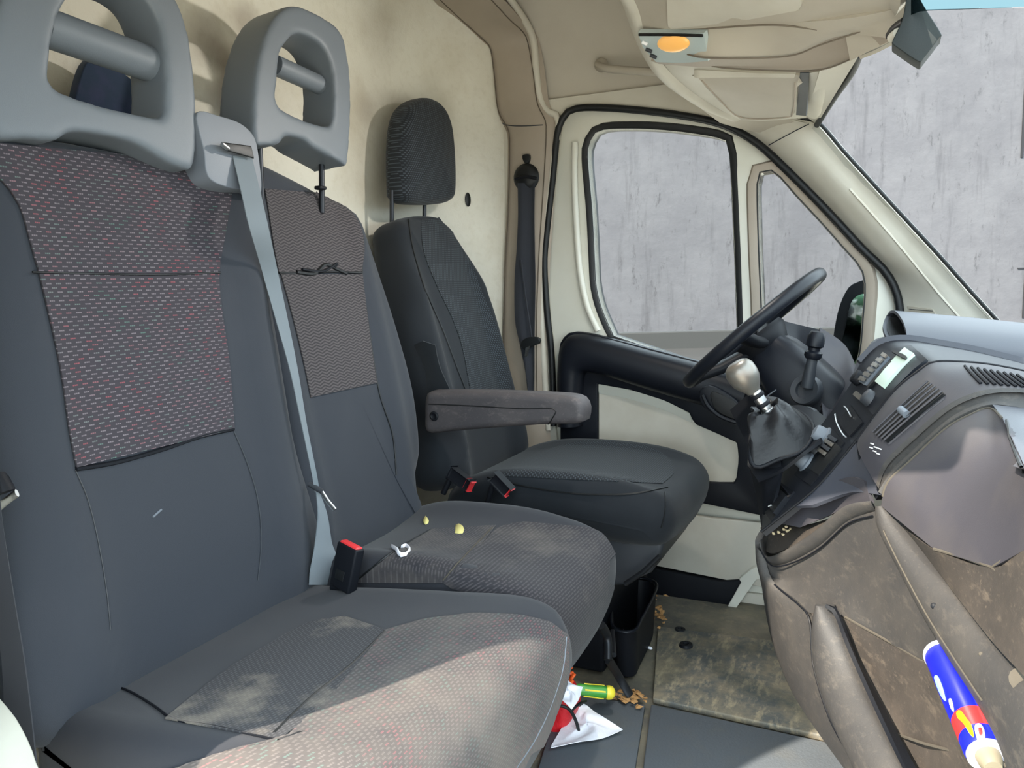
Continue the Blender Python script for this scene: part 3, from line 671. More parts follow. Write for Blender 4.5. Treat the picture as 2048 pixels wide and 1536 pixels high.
seamline('cushion_seam', dcb, [(975, 955), (1060, 975), (1160, 988), (1260, 988), (1335, 975)], .0022, RUBBER, dcu)
seamline('corner_seam', dcb, [(1330, 985), (1330, 1020), (1322, 1055)], .0018, RUBBER, dcu)
# backrest: outline in the leaning plane
def lean(x0, z0, slope, yc):
    V = Vector((-slope, 0, 1)).normalized(); Wv = Vector((1, 0, slope)).normalized(); o = Vector((x0, yc, z0))
    fr = lambda u, v, w: o+Vector((0, u, 0))+V*v+Wv*w
    def inv(px, py):
        p = PP(px, py, o, Wv)-o; return (p.y, p.dot(V))
    return fr, inv
fr, inv = lean(-.985, .46, .25, .5)
o_px = [(770, 438), (800, 424), (870, 426), (910, 446), (945, 492), (990, 565), (1030, 660), (1060, 740), (1070, 800), (1040, 900)]
pts = [inv(*p) for p in o_px]
print('driver back', [(round(a, 2), round(b, 2)) for a, b in pts])
left = [(-.22, -.02), (-.225, .15), (-.225, .35), (-.20, .5), (-.165, .62), (-.13, .69)]
right = [(.06, .71), (.13, .68), (.175, .60), (.205, .47), (.225, .30), (.23, .15), (.22, -.02)]
fr2 = lambda u, v, w: fr(u, v, w-.06)
def bfn(q, u, v, w):
    s = abs(u)/.225; f = max(0, min(1, (w+.02)/.06)); q = q+Vector((1, 0, .2))*(f*(.028*math.exp(-((s-.80)/.16)**2)*(1 if v < .5 else max(0, 1-(v-.5)/.15))-.012*(1-s*s)*(v < .7)))
    return q
dbk = pillow('backrest', [(p.x, p.y) for p in cat([(a, b, 0) for a, b in left+right], 90, True)], fr2, .13, .045, COVER, ds, crown=.02, rings=12, fn=bfn, uv=lambda p: (p.y, p.z))
dbb = bvh(dbk)
drape('centre_panel', dbb, [(842, 440), (846, 500), (872, 570), (905, 640), (925, 700), (940, 780), (952, 790)], [(880, 436), (930, 500), (962, 580), (995, 660), (1015, 730), (1022, 785), (1024, 790)], CHECK, dbk, 30, 14, .002, uv=lambda p: (p.y, p.z))
seamline('cover_seam', dbb, [(815, 430), (826, 500), (850, 580), (885, 660), (915, 740), (935, 790)], .0025, RUBBER, dbk)
for i, (a, b_, c, d) in enumerate(((835, 640, 868, 760), (850, 610, 930, 770))): pass
# loose cover flap with folds near the lumbar
cf = loft('cover_flap', [cat(PY((828, 690, .262), (850, 740, .258), (852, 790, .256)), 12), cat(PY((845, 682, .25), (868, 730, .248), (862, 790, .25)), 12), cat(PY((870, 690, .252), (880, 735, .25), (905, 790, .252)), 12)], COVER, ds, t=.004)
# headrest with fabric cover
hfr, hin = lean(-1.165, 1.165, .03, .5)
ho = [hin(*p) for p in [(812, 380), (810, 300), (816, 235), (832, 204), (862, 193), (890, 208), (908, 250), (915, 320), (915, 385), (906, 402), (880, 407), (850, 407), (826, 405), (816, 396)]]
hd = pillow('headrest', [(p.x, p.y) for p in cat([(a, b, 0) for a, b in ho], 80, True)], lambda u, v, w: hfr(u, v, w-.035), .08, .030, CHECK, ds, crown=.012, uv=lambda p: (p.y, p.z))
for x in (814, 878):
    a = hin(x, 400); tube('headrest_post', [hfr(a[0], a[1]+.03, -.045), hfr(a[0], a[1]-.08, -.055)], .006, STEEL, ds)
# arm rest
ar = [(850, 788), (870, 784), (980, 785), (1100, 790), (1148, 796), (1164, 812), (1165, 835), (1156, 848), (1100, 850), (1000, 856), (900, 864), (852, 866), (846, 830)]
arp = [P(x, y, y=.20) for x, y in ar]
fra = lambda u, v, w: Vector((u, .235+w, v))
ARMM = dusty('scuffed_armrest_plastic', (58, 55, 58), (72, 67, 68), (96, 90, 88))
arm = pillow('armrest', [(p.x, p.y) for p in cat([(p.x, p.z, 0) for p in arp], 70, True)], fra, .07, .016, ARMM, ds, rows=4, crown=.002)
ab = bvh(arm)
seamline('armrest_groove', ab, [(858, 808), (930, 811), (1040, 817), (1108, 818), (1104, 838), (1096, 848)], .0013, RUBBER, arm)
lathe('pivot_cap', [(0, 0), (.011, 0), (.012, .003), (.008, .005), (.005, .003), (0, .003)], hit(ab, 869, 832, .0), (0, -1, 0), BLACKP, arm, 20)
# base skirt, box and under-seat parts
sk = prism('seat_base', [P(x, y, y=.30) for x, y in [(1150, 1000), (1240, 1078), (1330, 1076), (1322, 1110), (1300, 1148), (1245, 1172), (1100, 1180), (1000, 1100)]], (0, .38, 0), GREYD, ds, .012, seg=4)
seamline('base_groove', bvh(sk), [(1245, 1086), (1300, 1086), (1322, 1084)], .0014, RUBBER, sk, 12)
tube('adjust_bar', PY((1250, 1168, .26), (1285, 1145, .26), (1320, 1112, .26)), .006, STEEL, ds)
box('seat_pedestal', (-.80, .50, .125), (.40, .40, .25), BLACKP, ds, .01)
# ================================================================== TRAY under the driver seat
tr = thing('under_seat_tray', 'black plastic storage tray lying open in front of the driver seat pedestal', 'tray', (-.6, .33, 0))
Rm = [P(x, y, z=.13) for x, y in [(1232, 1190), (1268, 1158), (1306, 1162), (1312, 1180), (1282, 1240), (1268, 1262), (1236, 1262), (1222, 1240)]]
Rm = cat(Rm, 48, True)
inn = sum(Rm, Vector())/len(Rm)
lo = [p.lerp(inn, .16)+Vector((0, 0, -.125)) for p in Rm]; lo2 = [p.lerp(inn, .2)+Vector((0, 0, -.115)) for p in Rm]; up2 = [p.lerp(inn, .08) for p in Rm]
loft('tray_body', [lo, Rm, up2, lo2], BLACKP, tr, ends=True, closed=True)
tube('tray_rim', Rm, .004, SHEEN, tr, 8, closed=True)
# hand lever beside the seats
lv = thing('floor_lever', 'black folded metal lever standing between the seats and the floor', 'lever', P(1258, 1388, z=0))
tube('lever_arm', cat([P(1202, 1250, z=.20), P(1215, 1275, z=.16), P(1216, 1320, z=.12)], 12), .010, STEEL, lv)
tube('lever_strut', cat([P(1216, 1318, z=.12), P(1236, 1350, z=.06), P(1260, 1392, z=.01)], 12), .012, STEEL, lv, flat=.5)
tube('lever_link', [P(1225, 1262, z=.13), P(1228, 1310, z=.12)], .006, STEEL, lv)

# ================================================================== PASSENGER BENCH
pb_ = thing('passenger_bench_seat', 'grey double passenger bench seat with patterned cloth and two slotted headrests', 'seat', (-.75, -.37, 0))
nprof = [(-1.02, .36), (-.99, .405), (-.9, .415), (-.78, .43), (-.66, .443), (-.54, .452), (-.475, .440), (-.447, .405), (-.44, .345), (-.466, .26), (-.51, .17), (-.56, .125), (-.7, .115), (-.99, .14)]
def mkcfn(hw, dish, fx):
    def f(q, u, v, w):
        s = min(1, abs(w)/hw); top = max(0, min(1, (v-.38)/.05)); fr_ = max(0, min(1, (u+.62)/.1))
        q.z -= top*dish*(1-s**3)*(1-fr_*.6); q.x += fx*(1-s*s)*max(0, min(1, (u+.7)/.2)); return q
    return f
NW = .27; NY = -.565
ncu = pillow('seat_cushion', xz(nprof), lambda u, v, w: Vector((u, NY+w, v)), NW*2, .045, PLAINC, pb_, fn=mkcfn(NW, .022, .015), rows=16, crown=.004, uv=lambda p: (p.y, p.x-p.z))
ncb = bvh(ncu)
mprof = [(-1.02, .40), (-.99, .45), (-.9, .481), (-.768, .488), (-.66, .483), (-.57, .462), (-.515, .43), (-.493, .38), (-.503, .30), (-.545, .205), (-.60, .14), (-.7, .12), (-.99, .14)]
MW = .20; MY = -.098
mcu = pillow('seat_cushion', xz(mprof), lambda u, v, w: Vector((u, MY+w, v)), MW*2, .045, PLAINC, pb_, fn=mkcfn(MW, .045, .01), rows=14, crown=.004, uv=lambda p: (p.y, p.x-p.z))
mcb = bvh(mcu)
# backrests
nfr, ninv = lean(-.955, .40, .115, -.565)
no = [(-.275, -.03), (-.28, .3), (-.275, .6), (-.262, .72), (-.21, .77), (0, .775), (.16, .765), (.22, .755), (.262, .70), (.268, .55), (.272, .3), (.27, -.03)]
print('near', [tuple(round(c, 3) for c in ninv(*p)) for p in [(515, 370), (600, 860), (635, 1140), (60, 268), (0, 960), (380, 335)]])
def nbf(hw):
    def f(q, u, v, w):
        s = abs(u)/hw; k = max(0, min(1, (w+.03)/.06)); q = q+Vector((1, 0, .1))*k*(.016*math.exp(-((s-.78)/.16)**2)-.010*(1-s*s)); return q
    return f
nbk = pillow('backrest', [(p.x, p.y) for p in cat([(a, b, 0) for a, b in no], 90, True)], lambda u, v, w: nfr(u, v, w-.065), .13, .04, PLAIN, pb_, crown=.016, rings=12, fn=nbf(.27), uv=lambda p: (p.y, p.z))
nbb = bvh(nbk)
mfr, minv = lean(-.965, .42, .19, -.098)
mo_px = [(650, 372), (715, 418), (745, 470), (775, 560), (805, 660), (835, 780), (850, 900), (842, 960)]
mr = [minv(*p) for p in mo_px]
print('mid', [(round(a, 3), round(b, 3)) for a, b in mr])
mo = [(-.2, -.03), (-.2, .3), (-.198, .55), (-.19, .70), (-.165, .765), (-.10, .80), (-.03, .79)]+[(a, b) for a, b in mr]+[(.195, .0), (.19, -.04)]
mbk = pillow('backrest', [(p.x, p.y) for p in cat([(a, b, 0) for a, b in mo], 90, True)], lambda u, v, w: mfr(u, v, w-.065), .13, .045, PLAIN, pb_, crown=.018, rings=12, fn=nbf(.2), uv=lambda p: (p.y, p.z))
mbb = bvh(mbk)
# sewn patterned panels
np1 = drape('patterned_panel', nbb, [(-60, 285), (-20, 340), (30, 400), (62, 500), (92, 620), (118, 740), (135, 860), (150, 935)], [(440, 330), (462, 375), (452, 450), (436, 545), (441, 620), (455, 720), (462, 800), (466, 858)], WOVEN, nbk, 40, 26, .004, uv=lambda p: (p.y, p.z))
seamline('panel_seam', nbb, [(60, 545), (200, 549), (330, 550), (437, 546)], .0015, RUBBER, nbk, 40, .005)
seamline('panel_seam', nbb, [(150, 938), (230, 925), (320, 900), (400, 873), (466, 858)], .0035, BLACKP, nbk, 40, .001)
seamline('side_seam', nbb, [(150, 940), (175, 1000), (195, 1080), (212, 1180), (220, 1260)], .0008, GREYD, nbk)
seamline('side_seam', nbb, [(466, 860), (495, 930), (515, 1000), (522, 1080), (515, 1160)], .0008, GREYD, nbk)
drape('patterned_panel', mbb, [(528, 378), (538, 440), (547, 500), (556, 545)], [(645, 388), (708, 432), (727, 490), (722, 543)], WOVENZ, mbk, 20, 18, .003, uv=lambda p: (p.y, p.z))
drape('patterned_panel', mbb, [(560, 549), (580, 620), (600, 700), (620, 795)], [(724, 549), (732, 620), (742, 700), (752, 766)], WOVENZ, mbk, 24, 18, .003, uv=lambda p: (p.y, p.z))
seamline('side_seam', mbb, [(727, 480), (724, 550), (734, 630), (750, 740), (762, 800), (785, 870), (792, 950)], .0018, RUBBER, mbk)
seamline('panel_seam', mbb, [(556, 546), (600, 547), (660, 544), (722, 546)], .0025, RUBBER, mbk, 30, .002)
# torn patch
tear = seamline('torn_seam', mbb, [(590, 545), (625, 548), (648, 530), (672, 540), (690, 548)], .004, RUBBER, mbk, 24, .004)
seamline('torn_seam', mbb, [(600, 540), (640, 544), (670, 528), (664, 536)], .003, BLACKP, mbk, 20, .006)
# cushion panels
drape('cushion_panel', ncb, [(330, 1440), (450, 1345), (540, 1290), (615, 1248), (690, 1235)], [(560, 1482), (640, 1420), (700, 1350), (740, 1300), (772, 1262)], woven('worn_cushion_cloth', (38, 38, 42), (62, 62, 65), period=.008, row=.0055, duty=.6, colored=False, dots=False, dust=(150, 140, 126), dustamt=.5, lo=.53), ncu, 26, 16, .003, uv=lambda p: (p.y, p.x))
drape('front_panel', ncb, [(772, 1262), (700, 1350), (620, 1430), (566, 1484), (430, 1510), (310, 1548), (200, 1620)], [(850, 1240), (950, 1228), (1040, 1232), (1098, 1245), (1136, 1272), (1134, 1350), (1104, 1448), (1064, 1540), (1020, 1630)], WOVENC, ncu, 50, 40, .003, uv=lambda p: (p.y, p.x*.6-p.z), smooth=False)
drape('front_panel', ncb, [(566, 1484), (500, 1510), (420, 1560)], [(1122, 1268), (1105, 1400), (1055, 1560)], WOVENC, ncu, 26, 24, .0035, uv=lambda p: (p.y, p.x*.6-p.z), smooth=False) if False else None
seamline('piping', ncb, [(1130, 1275), (1122, 1340), (1095, 1420), (1060, 1490), (1010, 1560)], .0018, GREYP, ncu, 40, .002)
seamline('crease', ncb, [(770, 1265), (700, 1335), (620, 1400), (548, 1470)], .0022, RUBBER, ncu, 30, .002)
seamline('crease', ncb, [(200, 1362), (260, 1385), (310, 1415), (350, 1442), (430, 1455), (560, 1484)], .0016, BLACKP, ncu, 30, .0015)
drape('cushion_panel', mcb, [(700, 1165), (740, 1140), (800, 1100), (865, 1060)], [(890, 1165), (915, 1140), (955, 1100), (992, 1052)], WOVENM, mcu, 20, 16, .003, uv=lambda p: (p.y, p.x))
drape('front_panel', mcb, [(1070, 1300), (960, 1200), (890, 1168), (920, 1135), (960, 1095), (998, 1056), (1050, 1045)], [(1142, 1316), (1200, 1240), (1222, 1190), (1234, 1130), (1215, 1082), (1190, 1058)], WOVENM, mcu, 24, 18, .003, uv=lambda p: (p.y, p.x*.7-p.z))
seamline('crease', mcb, [(715, 1160), (780, 1110), (860, 1062)], .002, RUBBER, mcu, 30, .002)
seamline('crease', mcb, [(888, 1160), (930, 1115), (985, 1058)], .0013, DUST_SUN, mcu, 30, .004)
# headrests, open frames with a cross bar
def headrest(name, out_px, hole, p0, tilt, T, bar, br, parent, mat):
    n = Vector((1, 0, tilt)).normalized()
    f = lambda L, m: cat([PP(x, y, p0, n) for x, y in L], m, True)
    O = f(out_px, 110); H = [f(hole, 60)]
    o = prism(name, O, -n*T, mat, parent, .012, holes=H, seg=3)
    m = o.modifiers.new('remesh', 'REMESH'); m.mode = 'VOXEL'; m.voxel_size = .0035; m.use_smooth_shade = True
    m = o.modifiers.new('smooth', 'SMOOTH'); m.factor = .6; m.iterations = 26
    a, b = [PP(x, y, Vector(p0)-n*T*.45, n) for x, y in bar]; d = b-a
    tube('cross_bar', [a-d*.12, a+d*.5, b+d*.12], br, mat, o, 20)
    return o
HRM = plastic('grey_headrest_plastic_skin', (92, 99, 106), .5, 900)
h1 = headrest('headrest', [(-12, 266), (-24, 130), (-4, 10), (34, -75), (120, -124), (230, -114), (315, -70), (356, 0), (378, 60), (389, 130), (395, 200), (396, 270), (390, 334), (378, 338), (340, 324), (300, 300), (262, 282), (190, 266), (140, 264), (118, 280), (60, 276)],
              [(112, 60), (124, 22), (150, -14), (215, -36), (285, -10), (320, 45), (331, 120), (333, 205), (326, 234), (290, 230), (190, 206), (118, 180), (102, 162), (104, 110)], (-1.02, -.55, 1.25), .08, .085, [(112, 62), (326, 138)], .027, pb_, HRM)
h2 = headrest('headrest', [(512, 286), (508, 230), (514, 140), (532, 70), (556, 28), (590, 10), (642, 30), (684, 64), (700, 130), (704, 200), (702, 270), (696, 330), (686, 326), (650, 306), (625, 292), (612, 280), (575, 272), (562, 288), (536, 290)],
              [(562, 108), (580, 78), (602, 66), (640, 84), (662, 120), (670, 180), (667, 238), (656, 252), (612, 240), (566, 218), (554, 200), (558, 150)], (-1.06, -.09, 1.3), .08, .09, [(563, 136), (666, 182)], .020, pb_, HRM)
for hdr, x0, y0, x1, y1 in ((h2, 519, 282, 521, 372), (h2, 645, 300, 641, 378)):
    a = PP(x0, y0, (-1.10, -.09, 1.3), Vector((1, 0, 0))); b_ = PP(x1, y1, (-1.10, -.09, 1.3), Vector((1, 0, 0))); tube('headrest_post', [a+Vector((0, 0, .04)), b_+Vector((0, 0, -.05))], .006, STEEL, h2)
box('post_collar', P(641, 376, x=-1.09), (.018, .022, .008), BLACKP, pb_, .003)
# belt outlet housing between the backrests
bg = [(394, 226), (440, 232), (480, 246), (505, 268), (516, 300), (523, 384), (496, 380), (462, 376), (425, 362), (412, 340), (408, 300)]
gd = prism('belt_outlet', cat([PP(x, y, (-1.012, -.35, 1.2), Vector((1, 0, .1)).normalized()) for x, y in bg], 50, True), (-.07, 0, -.01), GREYP, pb_, .012, seg=4)
gdb = BVHTree.FromPolygons([v.co.copy() for v in gd.data.vertices], [tuple(p.vertices) for p in gd.data.polygons])
sl_ = prism('outlet_slot', [PP(x, y, (-1.002, -.35, 1.2), Vector((1, 0, .1)).normalized()) for x, y in [(440, 284), (500, 292), (506, 318), (500, 316), (452, 302), (444, 294)]], (.004, 0, 0), RUBBER, gd, .002)
tube('outlet_pin', [PP(x, y, (-.996, -.35, 1.2), Vector((1, 0, .1)).normalized()) for x, y in [(444, 288), (456, 297)]], .004, CHROME, gd)
# frame under the bench
for y in (-.72, -.42, -.02):
    tube('bench_leg', [Vector((-.66, y, .16)), Vector((-.70, y, -.005))], .016, STEEL, pb_)
    tube('bench_leg', [Vector((-.93, y, .16)), Vector((-.93, y, -.005))], .016, STEEL, pb_)
box('bench_frame', (-.79, -.37, .135), (.40, .84, .03), STEEL, pb_, .004)

seamline('scuff_mark', nbb, [(305, 1034), (314, 1026), (322, 1019)], .0016, GREYP, nbk, 8)
# ---- bench seat belt, buckle
bt = thing('passenger_seat_belt', 'grey seat belt strap stretched from the seat back down to the bench', 'seat belt', P(640, 1160, y=-.3))
SLp = [(466, 312, -.36), (482, 380, -.355), (498, 450, -.35), (525, 545, -.345), (552, 640, -.335), (580, 740, -.325), (604, 850, -.315), (622, 940, -.305), (630, 985, -.30)]
SRp = [(502, 306, -.33), (520, 380, -.325), (536, 450, -.32), (556, 545, -.318), (576, 640, -.312), (596, 740, -.306), (614, 850, -.30), (632, 940, -.297), (640, 985, -.295)]
def strap_pts(L):
    q = PY(*L)
    for i, xx in ((0, -1.008), (1, -.985), (2, -.965)): q[i] = P(L[i][0], L[i][1], x=xx)
    return cat(q, 50)
loft('strap', [[p.lerp(q, k/5) for p, q in zip(strap_pts(SLp), strap_pts(SRp))] for k in range(6)], BELT, bt, t=.0015)
BL = [(632, 985, -.30), (636, 1030, -.315), (630, 1090, -.33), (621, 1140, -.345), (619, 1170, -.35)]
BR = [(640, 985, -.295), (655, 1030, -.29), (664, 1085, -.285), (674, 1120, -.285), (660, 1170, -.29)]
loft('lap_strap', [[p.lerp(q, k/5) for p, q in zip(cat(PY(*BL), 30), cat(PY(*BR), 30))] for k in range(6)], BELT, bt, t=.0015)
tube('tongue_bar', PY((618, 968, -.30), (632, 976, -.30), (646, 984, -.30)), .005, GREYD, bt)
tube('latch_tongue', PY((642, 982, -.30), (655, 1002, -.30), (670, 1020, -.30)), .005, CHROME, bt, flat=.4)
def buckle(name, label, ctr, U, V, L, Wd, T, stalk=None):
    b = thing(name, label, 'buckle', ctr, 'red button seat belt buckles'); R = axes(U, V)
    box('housing', ctr, (Wd, L, T), BLACKP, b, .004, R=R)
    Vn = R.col[1]
    box('release_button', Vector(ctr)+Vn*(L*.5-.004), (Wd*.86, .014, T*.75), RED, b, .003, R=R)
    if stalk:
        tube('stalk', [Vector(ctr)-Vn*(L*.45), stalk], .007, BLACKP, b)
    return b, R
c0 = P(694, 1134, y=-.335); Vv = (P(720, 1098, y=-.335)-P(672, 1166, y=-.335)).normalized(); Uu = P(745, 1118, y=-.350)-P(695, 1092, y=-.335)
nb, R_ = buckle('seat_belt_buckle', 'large black buckle with red button leaning on the bench between the seats', c0, Uu, Vv, .082, .052, .022, c0-Vv*.055)
cc = R_ @ Vector((-.002, -.014, .012)); cc2 = R_ @ Vector((-.002, -.014, -.012))
sgn = cc if (c0+cc-CAM).length < (c0+cc2-CAM).length else cc2
box('housing_recess', c0+sgn, (.022, .018, .002), RUBBER, nb, .0008, R=R_)
c1_ = P(922, 958, y=.17); buckle('seat_belt_buckle', 'grey and red buckle left of the other one beside the driver cushion', c1_, P(930, 985, y=.165)-P(945, 955, y=.17), P(960, 975, y=.16)-P(905, 945, y=.175), .062, .028, .02, c1_+Vector((-.05, 0, -.04)))
c2_ = P(1003, 968, y=.215); buckle('seat_belt_buckle', 'black buckle with red button close against the driver cushion', c2_, P(1010, 985, y=.2)-P(1025, 968, y=.2), P(1022, 985, y=.2)-P(990, 950, y=.2), .05, .028, .02, c2_+Vector((-.04, .0, -.05)))
# dark strap at the left edge
ls = thing('outer_seat_belt', 'dark seat belt strap with metal tongue at the left picture edge', 'seat belt', P(20, 1500, y=-.90))
loft('webbing', [cat(PY((-40, 900, -.88), (-30, 1050, -.885), (-12, 1200, -.89), (5, 1350, -.895), (12, 1600, -.90)), 30), cat(PY((-4, 960, -.87), (6, 1050, -.872), (28, 1200, -.88), (52, 1350, -.885), (80, 1600, -.89)), 30)], BELTD, ls, t=.002)
tube('tongue_cover', PY((-30, 985, -.87), (2, 962, -.865), (10, 985, -.865)), .012, BLACKP, ls)
tube('latch_tongue', PY((-20, 1030, -.86), (10, 1004, -.86), (34, 986, -.86)), .005, CHROME, ls, flat=.4)

# bits on the bench
wr = thing('white_wrapper', 'small torn curl of white wrapper lying on the middle cushion', 'wrapper', hit(mcb, 800, 1105, 0))
q = [hit(mcb, x, y, .004) for x, y in [(784, 1097), (794, 1104), (800, 1112), (812, 1113), (818, 1104), (812, 1096), (804, 1099)]]
tube('curl', cat(q, 24), .005, PAPER, wr, 8, flat=.5)
yl = Mat('dry_yellow_leaf', srgb(196, 188, 120), .8).m
for i, (x, y, r, lab) in enumerate(((852, 1043, 8, 'small dry yellow leaf bit alone near the back of the middle cushion'), (918, 1062, 12, 'larger yellow leaf fragment on the panel of the middle cushion'))):
    h = hit(mcb, x, y, .003); pts = [hit(mcb, x+r*math.cos(a)*(.6+.5*random.random()), y+r*math.sin(a)*(.7+.6*random.random()), .003) for a in [k*math.pi/4 for k in range(8)]]
    vs = [h+Vector((0, 0, .0008))]+pts+[p-Vector((0, 0, .002)) for p in pts]
    fs = [(0, 1+k, 1+(k+1) % 8) for k in range(8)]+[(1+k, 1+(k+1) % 8, 9+(k+1) % 8, 9+k) for k in range(8)]
    tag(mesh('leaf_fragment', vs, fs, yl, None), lab, 'leaf')

# ================================================================== DASHBOARD
da = thing('dashboard', 'dark grey dashboard with vents, dusty glovebox and console', 'dashboard', (.2, 0, .3))
N = 40
C0 = PY((1525, 1010, .15), (1560, 950, .15), (1600, 900, .15), (1650, 840, .15), (1700, 770, .15), (1722, 725, .15), (1762, 688, .15), (1812, 680, .15), (1880, 690, .15), (1960, 705, .15), (2080, 735, .15))
C1 = PY((1524, 1064, -.05), (1580, 1020, -.05), (1640, 970, -.05), (1715, 880, -.05), (1785, 788, -.05), (1838, 743, -.05), (1869, 725, -.05), (1926, 725, -.05), (1980, 730, -.05), (2048, 743, -.05), (2120, 760, -.05))
c0s, c1s = cat(C0, N), cat(C1, N)
cp = loft('centre_panel', [[p.lerp(q, k/8) for p, q in zip(c0s, c1s)] for k in range(9)], SHEEN, da, t=.01)
tube('panel_edge', [p+Vector((-.001, -.002, .001)) for p in c1s], .0022, BLACKP, da, 6)
C2 = PY((1715, 880, -.055), (1785, 788, -.055), (1838, 743, -.055), (1869, 725, -.055), (1926, 725, -.055), (1980, 730, -.055), (2048, 743, -.055), (2120, 760, -.055))
C3 = PY((1752, 968, -.17), (1768, 925, -.17), (1820, 873, -.17), (1890, 813, -.17), (1943, 787, -.17), (1990, 777, -.17), (2048, 778, -.17), (2120, 790, -.17))
c2s, c3s = cat(C2, N), cat(C3, N)
vb_ = loft('vent_surround', [[p.lerp(q, k/8)+Vector((-.010, 0, .010))*math.sin(math.pi*k/8) for p, q in zip(c2s, c3s)] for k in range(9)], DASH, da, t=.01)
C4 = PY((1756, 984, -.195), (1775, 955, -.195), (1820, 913, -.195), (1890, 850, -.195), (1943, 820, -.195), (1985, 809, -.195), (2048, 816, -.195), (2120, 830, -.195))
c4s = cat(C4, N)
loft('glovebox_surround', [[p+Vector((.004, 0, -.004)) for p in c3s], c3s, [p.lerp(q, .5)+Vector((.004, .0, -.004)) for p, q in zip(c3s, c4s)], c4s], DUSTY, da, t=.01)
vbb = bvh(vb_)
vt = drape('vent_grille', vbb, [(1748, 866), (1785, 832), (1825, 795), (1858, 764)], [(1776, 886), (1815, 853), (1855, 818), (1892, 790)], RUBBER, da, 20, 10, .001, smooth=False)
for k in range(6):
    s = k/5; a = (1748+28*s, 866+20*s); b_ = (1858+34*s, 764+26*s)
    seamline('louvre', bvh(vt), [a, ((a[0]+b_[0])/2-1, (a[1]+b_[1])/2-1), b_], .0016, DASH, vt, 20, .003)
q = [hit(vbb, x, y, .006) for x, y in [(1806, 822), (1818, 833)]]; tube('vent_tab', q, .006, GREYP, vt, 8)
for x, y in ((1745, 888), (1752, 895), (1760, 898), (1750, 903), (1757, 908), (1743, 896)):
    q = [hit(vbb, x-3, y-1, .0008), hit(vbb, x+3, y+1, .0008)]
    if None not in q: tube('airbag_mark', q, .0010, WHITEM, vb_, 6)
# dash top
top_b = [p+Vector((.0, 0, .0)) for p in cat(PY((1722, 725, .15), (1762, 688, .15), (1812, 680, .15), (1880, 690, .15), (1960, 705, .15), (2080, 735, .15)), 20)]
far = [Vector((p.x, .84, p.z-.075)) for p in top_b]
loft('dash_top', [[p.lerp(q, k/10)+Vector((0, 0, -.045*math.sin(math.pi*min(1, k/10*1.6)))) for p, q in zip(top_b, far)] for k in range(11)], DASHT, da, t=.01)
ct = cat(PY((1869, 724, -.052), (1926, 724, -.052), (1980, 729, -.052), (2048, 742, -.052), (2120, 759, -.052)), 20)
cb0 = cat(PY((1860, 690, .15), (1920, 697, .15), (1980, 710, .15), (2048, 727, .15), (2120, 745, .15)), 20)
# forward part to the windshield
f1 = [Vector((.26+.0*k, y, .775)) for k, y in enumerate([.84, .6, .4, .15, -.05, -.3, -.6, -.8])]
f2 = [Vector((x, y, .70)) for x, y in ((.45, .84), (.62, .6), (.70, .4), (.74, .15), (.74, -.05), (.72, -.3), (.62, -.6), (.42, -.8))]
loft('dash_shelf', [f1, [a.lerp(b, .5)+Vector((0, 0, .005)) for a, b in zip(f1, f2)], f2], DASHT, da, t=.01)
# ridged defroster strip on top
vtop = bvh(vb_, cp)
for k in range(9):
    a = (1930+k*13, 733+k*2.2); b_ = (1962+k*14, 768+k*1.2)
    seamline('defroster_ridge', vtop, [a, ((a[0]+b_[0])/2, (a[1]+b_[1])/2+1), b_], .0022, BLACKP, da, 8, .001)
# glovebox lid
G0 = cat(PY((1762, 1012, -.2), (1775, 965, -.2), (1820, 922, -.2), (1890, 858, -.2), (1943, 828, -.2), (1980, 816, -.2), (2006, 838, -.27)), N)
G1 = cat(PY((1870, 1100, -.33), (1890, 1060, -.33), (1920, 1010, -.33), (1960, 950, -.33), (2000, 900, -.33), (2020, 880, -.33), (2024, 878, -.35)), N)
G2 = cat(PY((1985, 1135, -.44), (1990, 1110, -.44), (2002, 1060, -.44), (2016, 1000, -.44), (2030, 950, -.44), (2040, 925, -.44), (2046, 930, -.45)), N)
G3 = cat(PY((2140, 1050, -.58), (2138, 1040, -.58), (2136, 1030, -.58), (2132, 1010, -.58), (2130, 1000, -.58), (2125, 990, -.58), (2120, 980, -.58)), N)
rows = [G0]+[[p.lerp(q, k/5) for p, q in zip(G0, G1)] for k in range(1, 6)]+[[p.lerp(q, k/4) for p, q in zip(G1, G2)] for k in range(1, 5)]+[[p.lerp(q, k/4) for p, q in zip(G2, G3)] for k in range(1, 5)]
gl = loft('glovebox_lid', rows, DASH, da, t=.01)
tube('lid_edge', G0[2:-1], .0016, DUST_SUN, gl, 6)
loft('glovebox_tray', [cat(PY((1775, 1030, -.19), (1800, 1050, -.22), (1870, 1100, -.33), (1985, 1135, -.44), (2048, 1092, -.5), (2140, 1050, -.58)), 30), cat(PY((1790, 1040, -.19), (1850, 1110, -.27), (1930, 1215, -.40), (1990, 1290, -.50), (2048, 1352, -.6), (2140, 1450, -.68)), 30)], DUSTX, da, t=.01)
tube('tray_crease', PY((1868, 1098, -.328), (1930, 1116, -.385), (1985, 1134, -.438)), .002, DUST_SUN, da, 6)
tube('tray_crease', PY((1985, 1134, -.438), (2018, 1112, -.468), (2060, 1082, -.505)), .0018, DUST_SUN, da, 6)
tube('tray_crease', PY((1985, 1135, -.438), (2010, 1160, -.465), (2060, 1222, -.53)), .0018, DUST_SUN, da, 6)
seamline('lid_facet_edge', bvh(gl), [(2012, 842), (2020, 870), (2034, 910), (2048, 945)], .002, RUBBER, gl, 12)
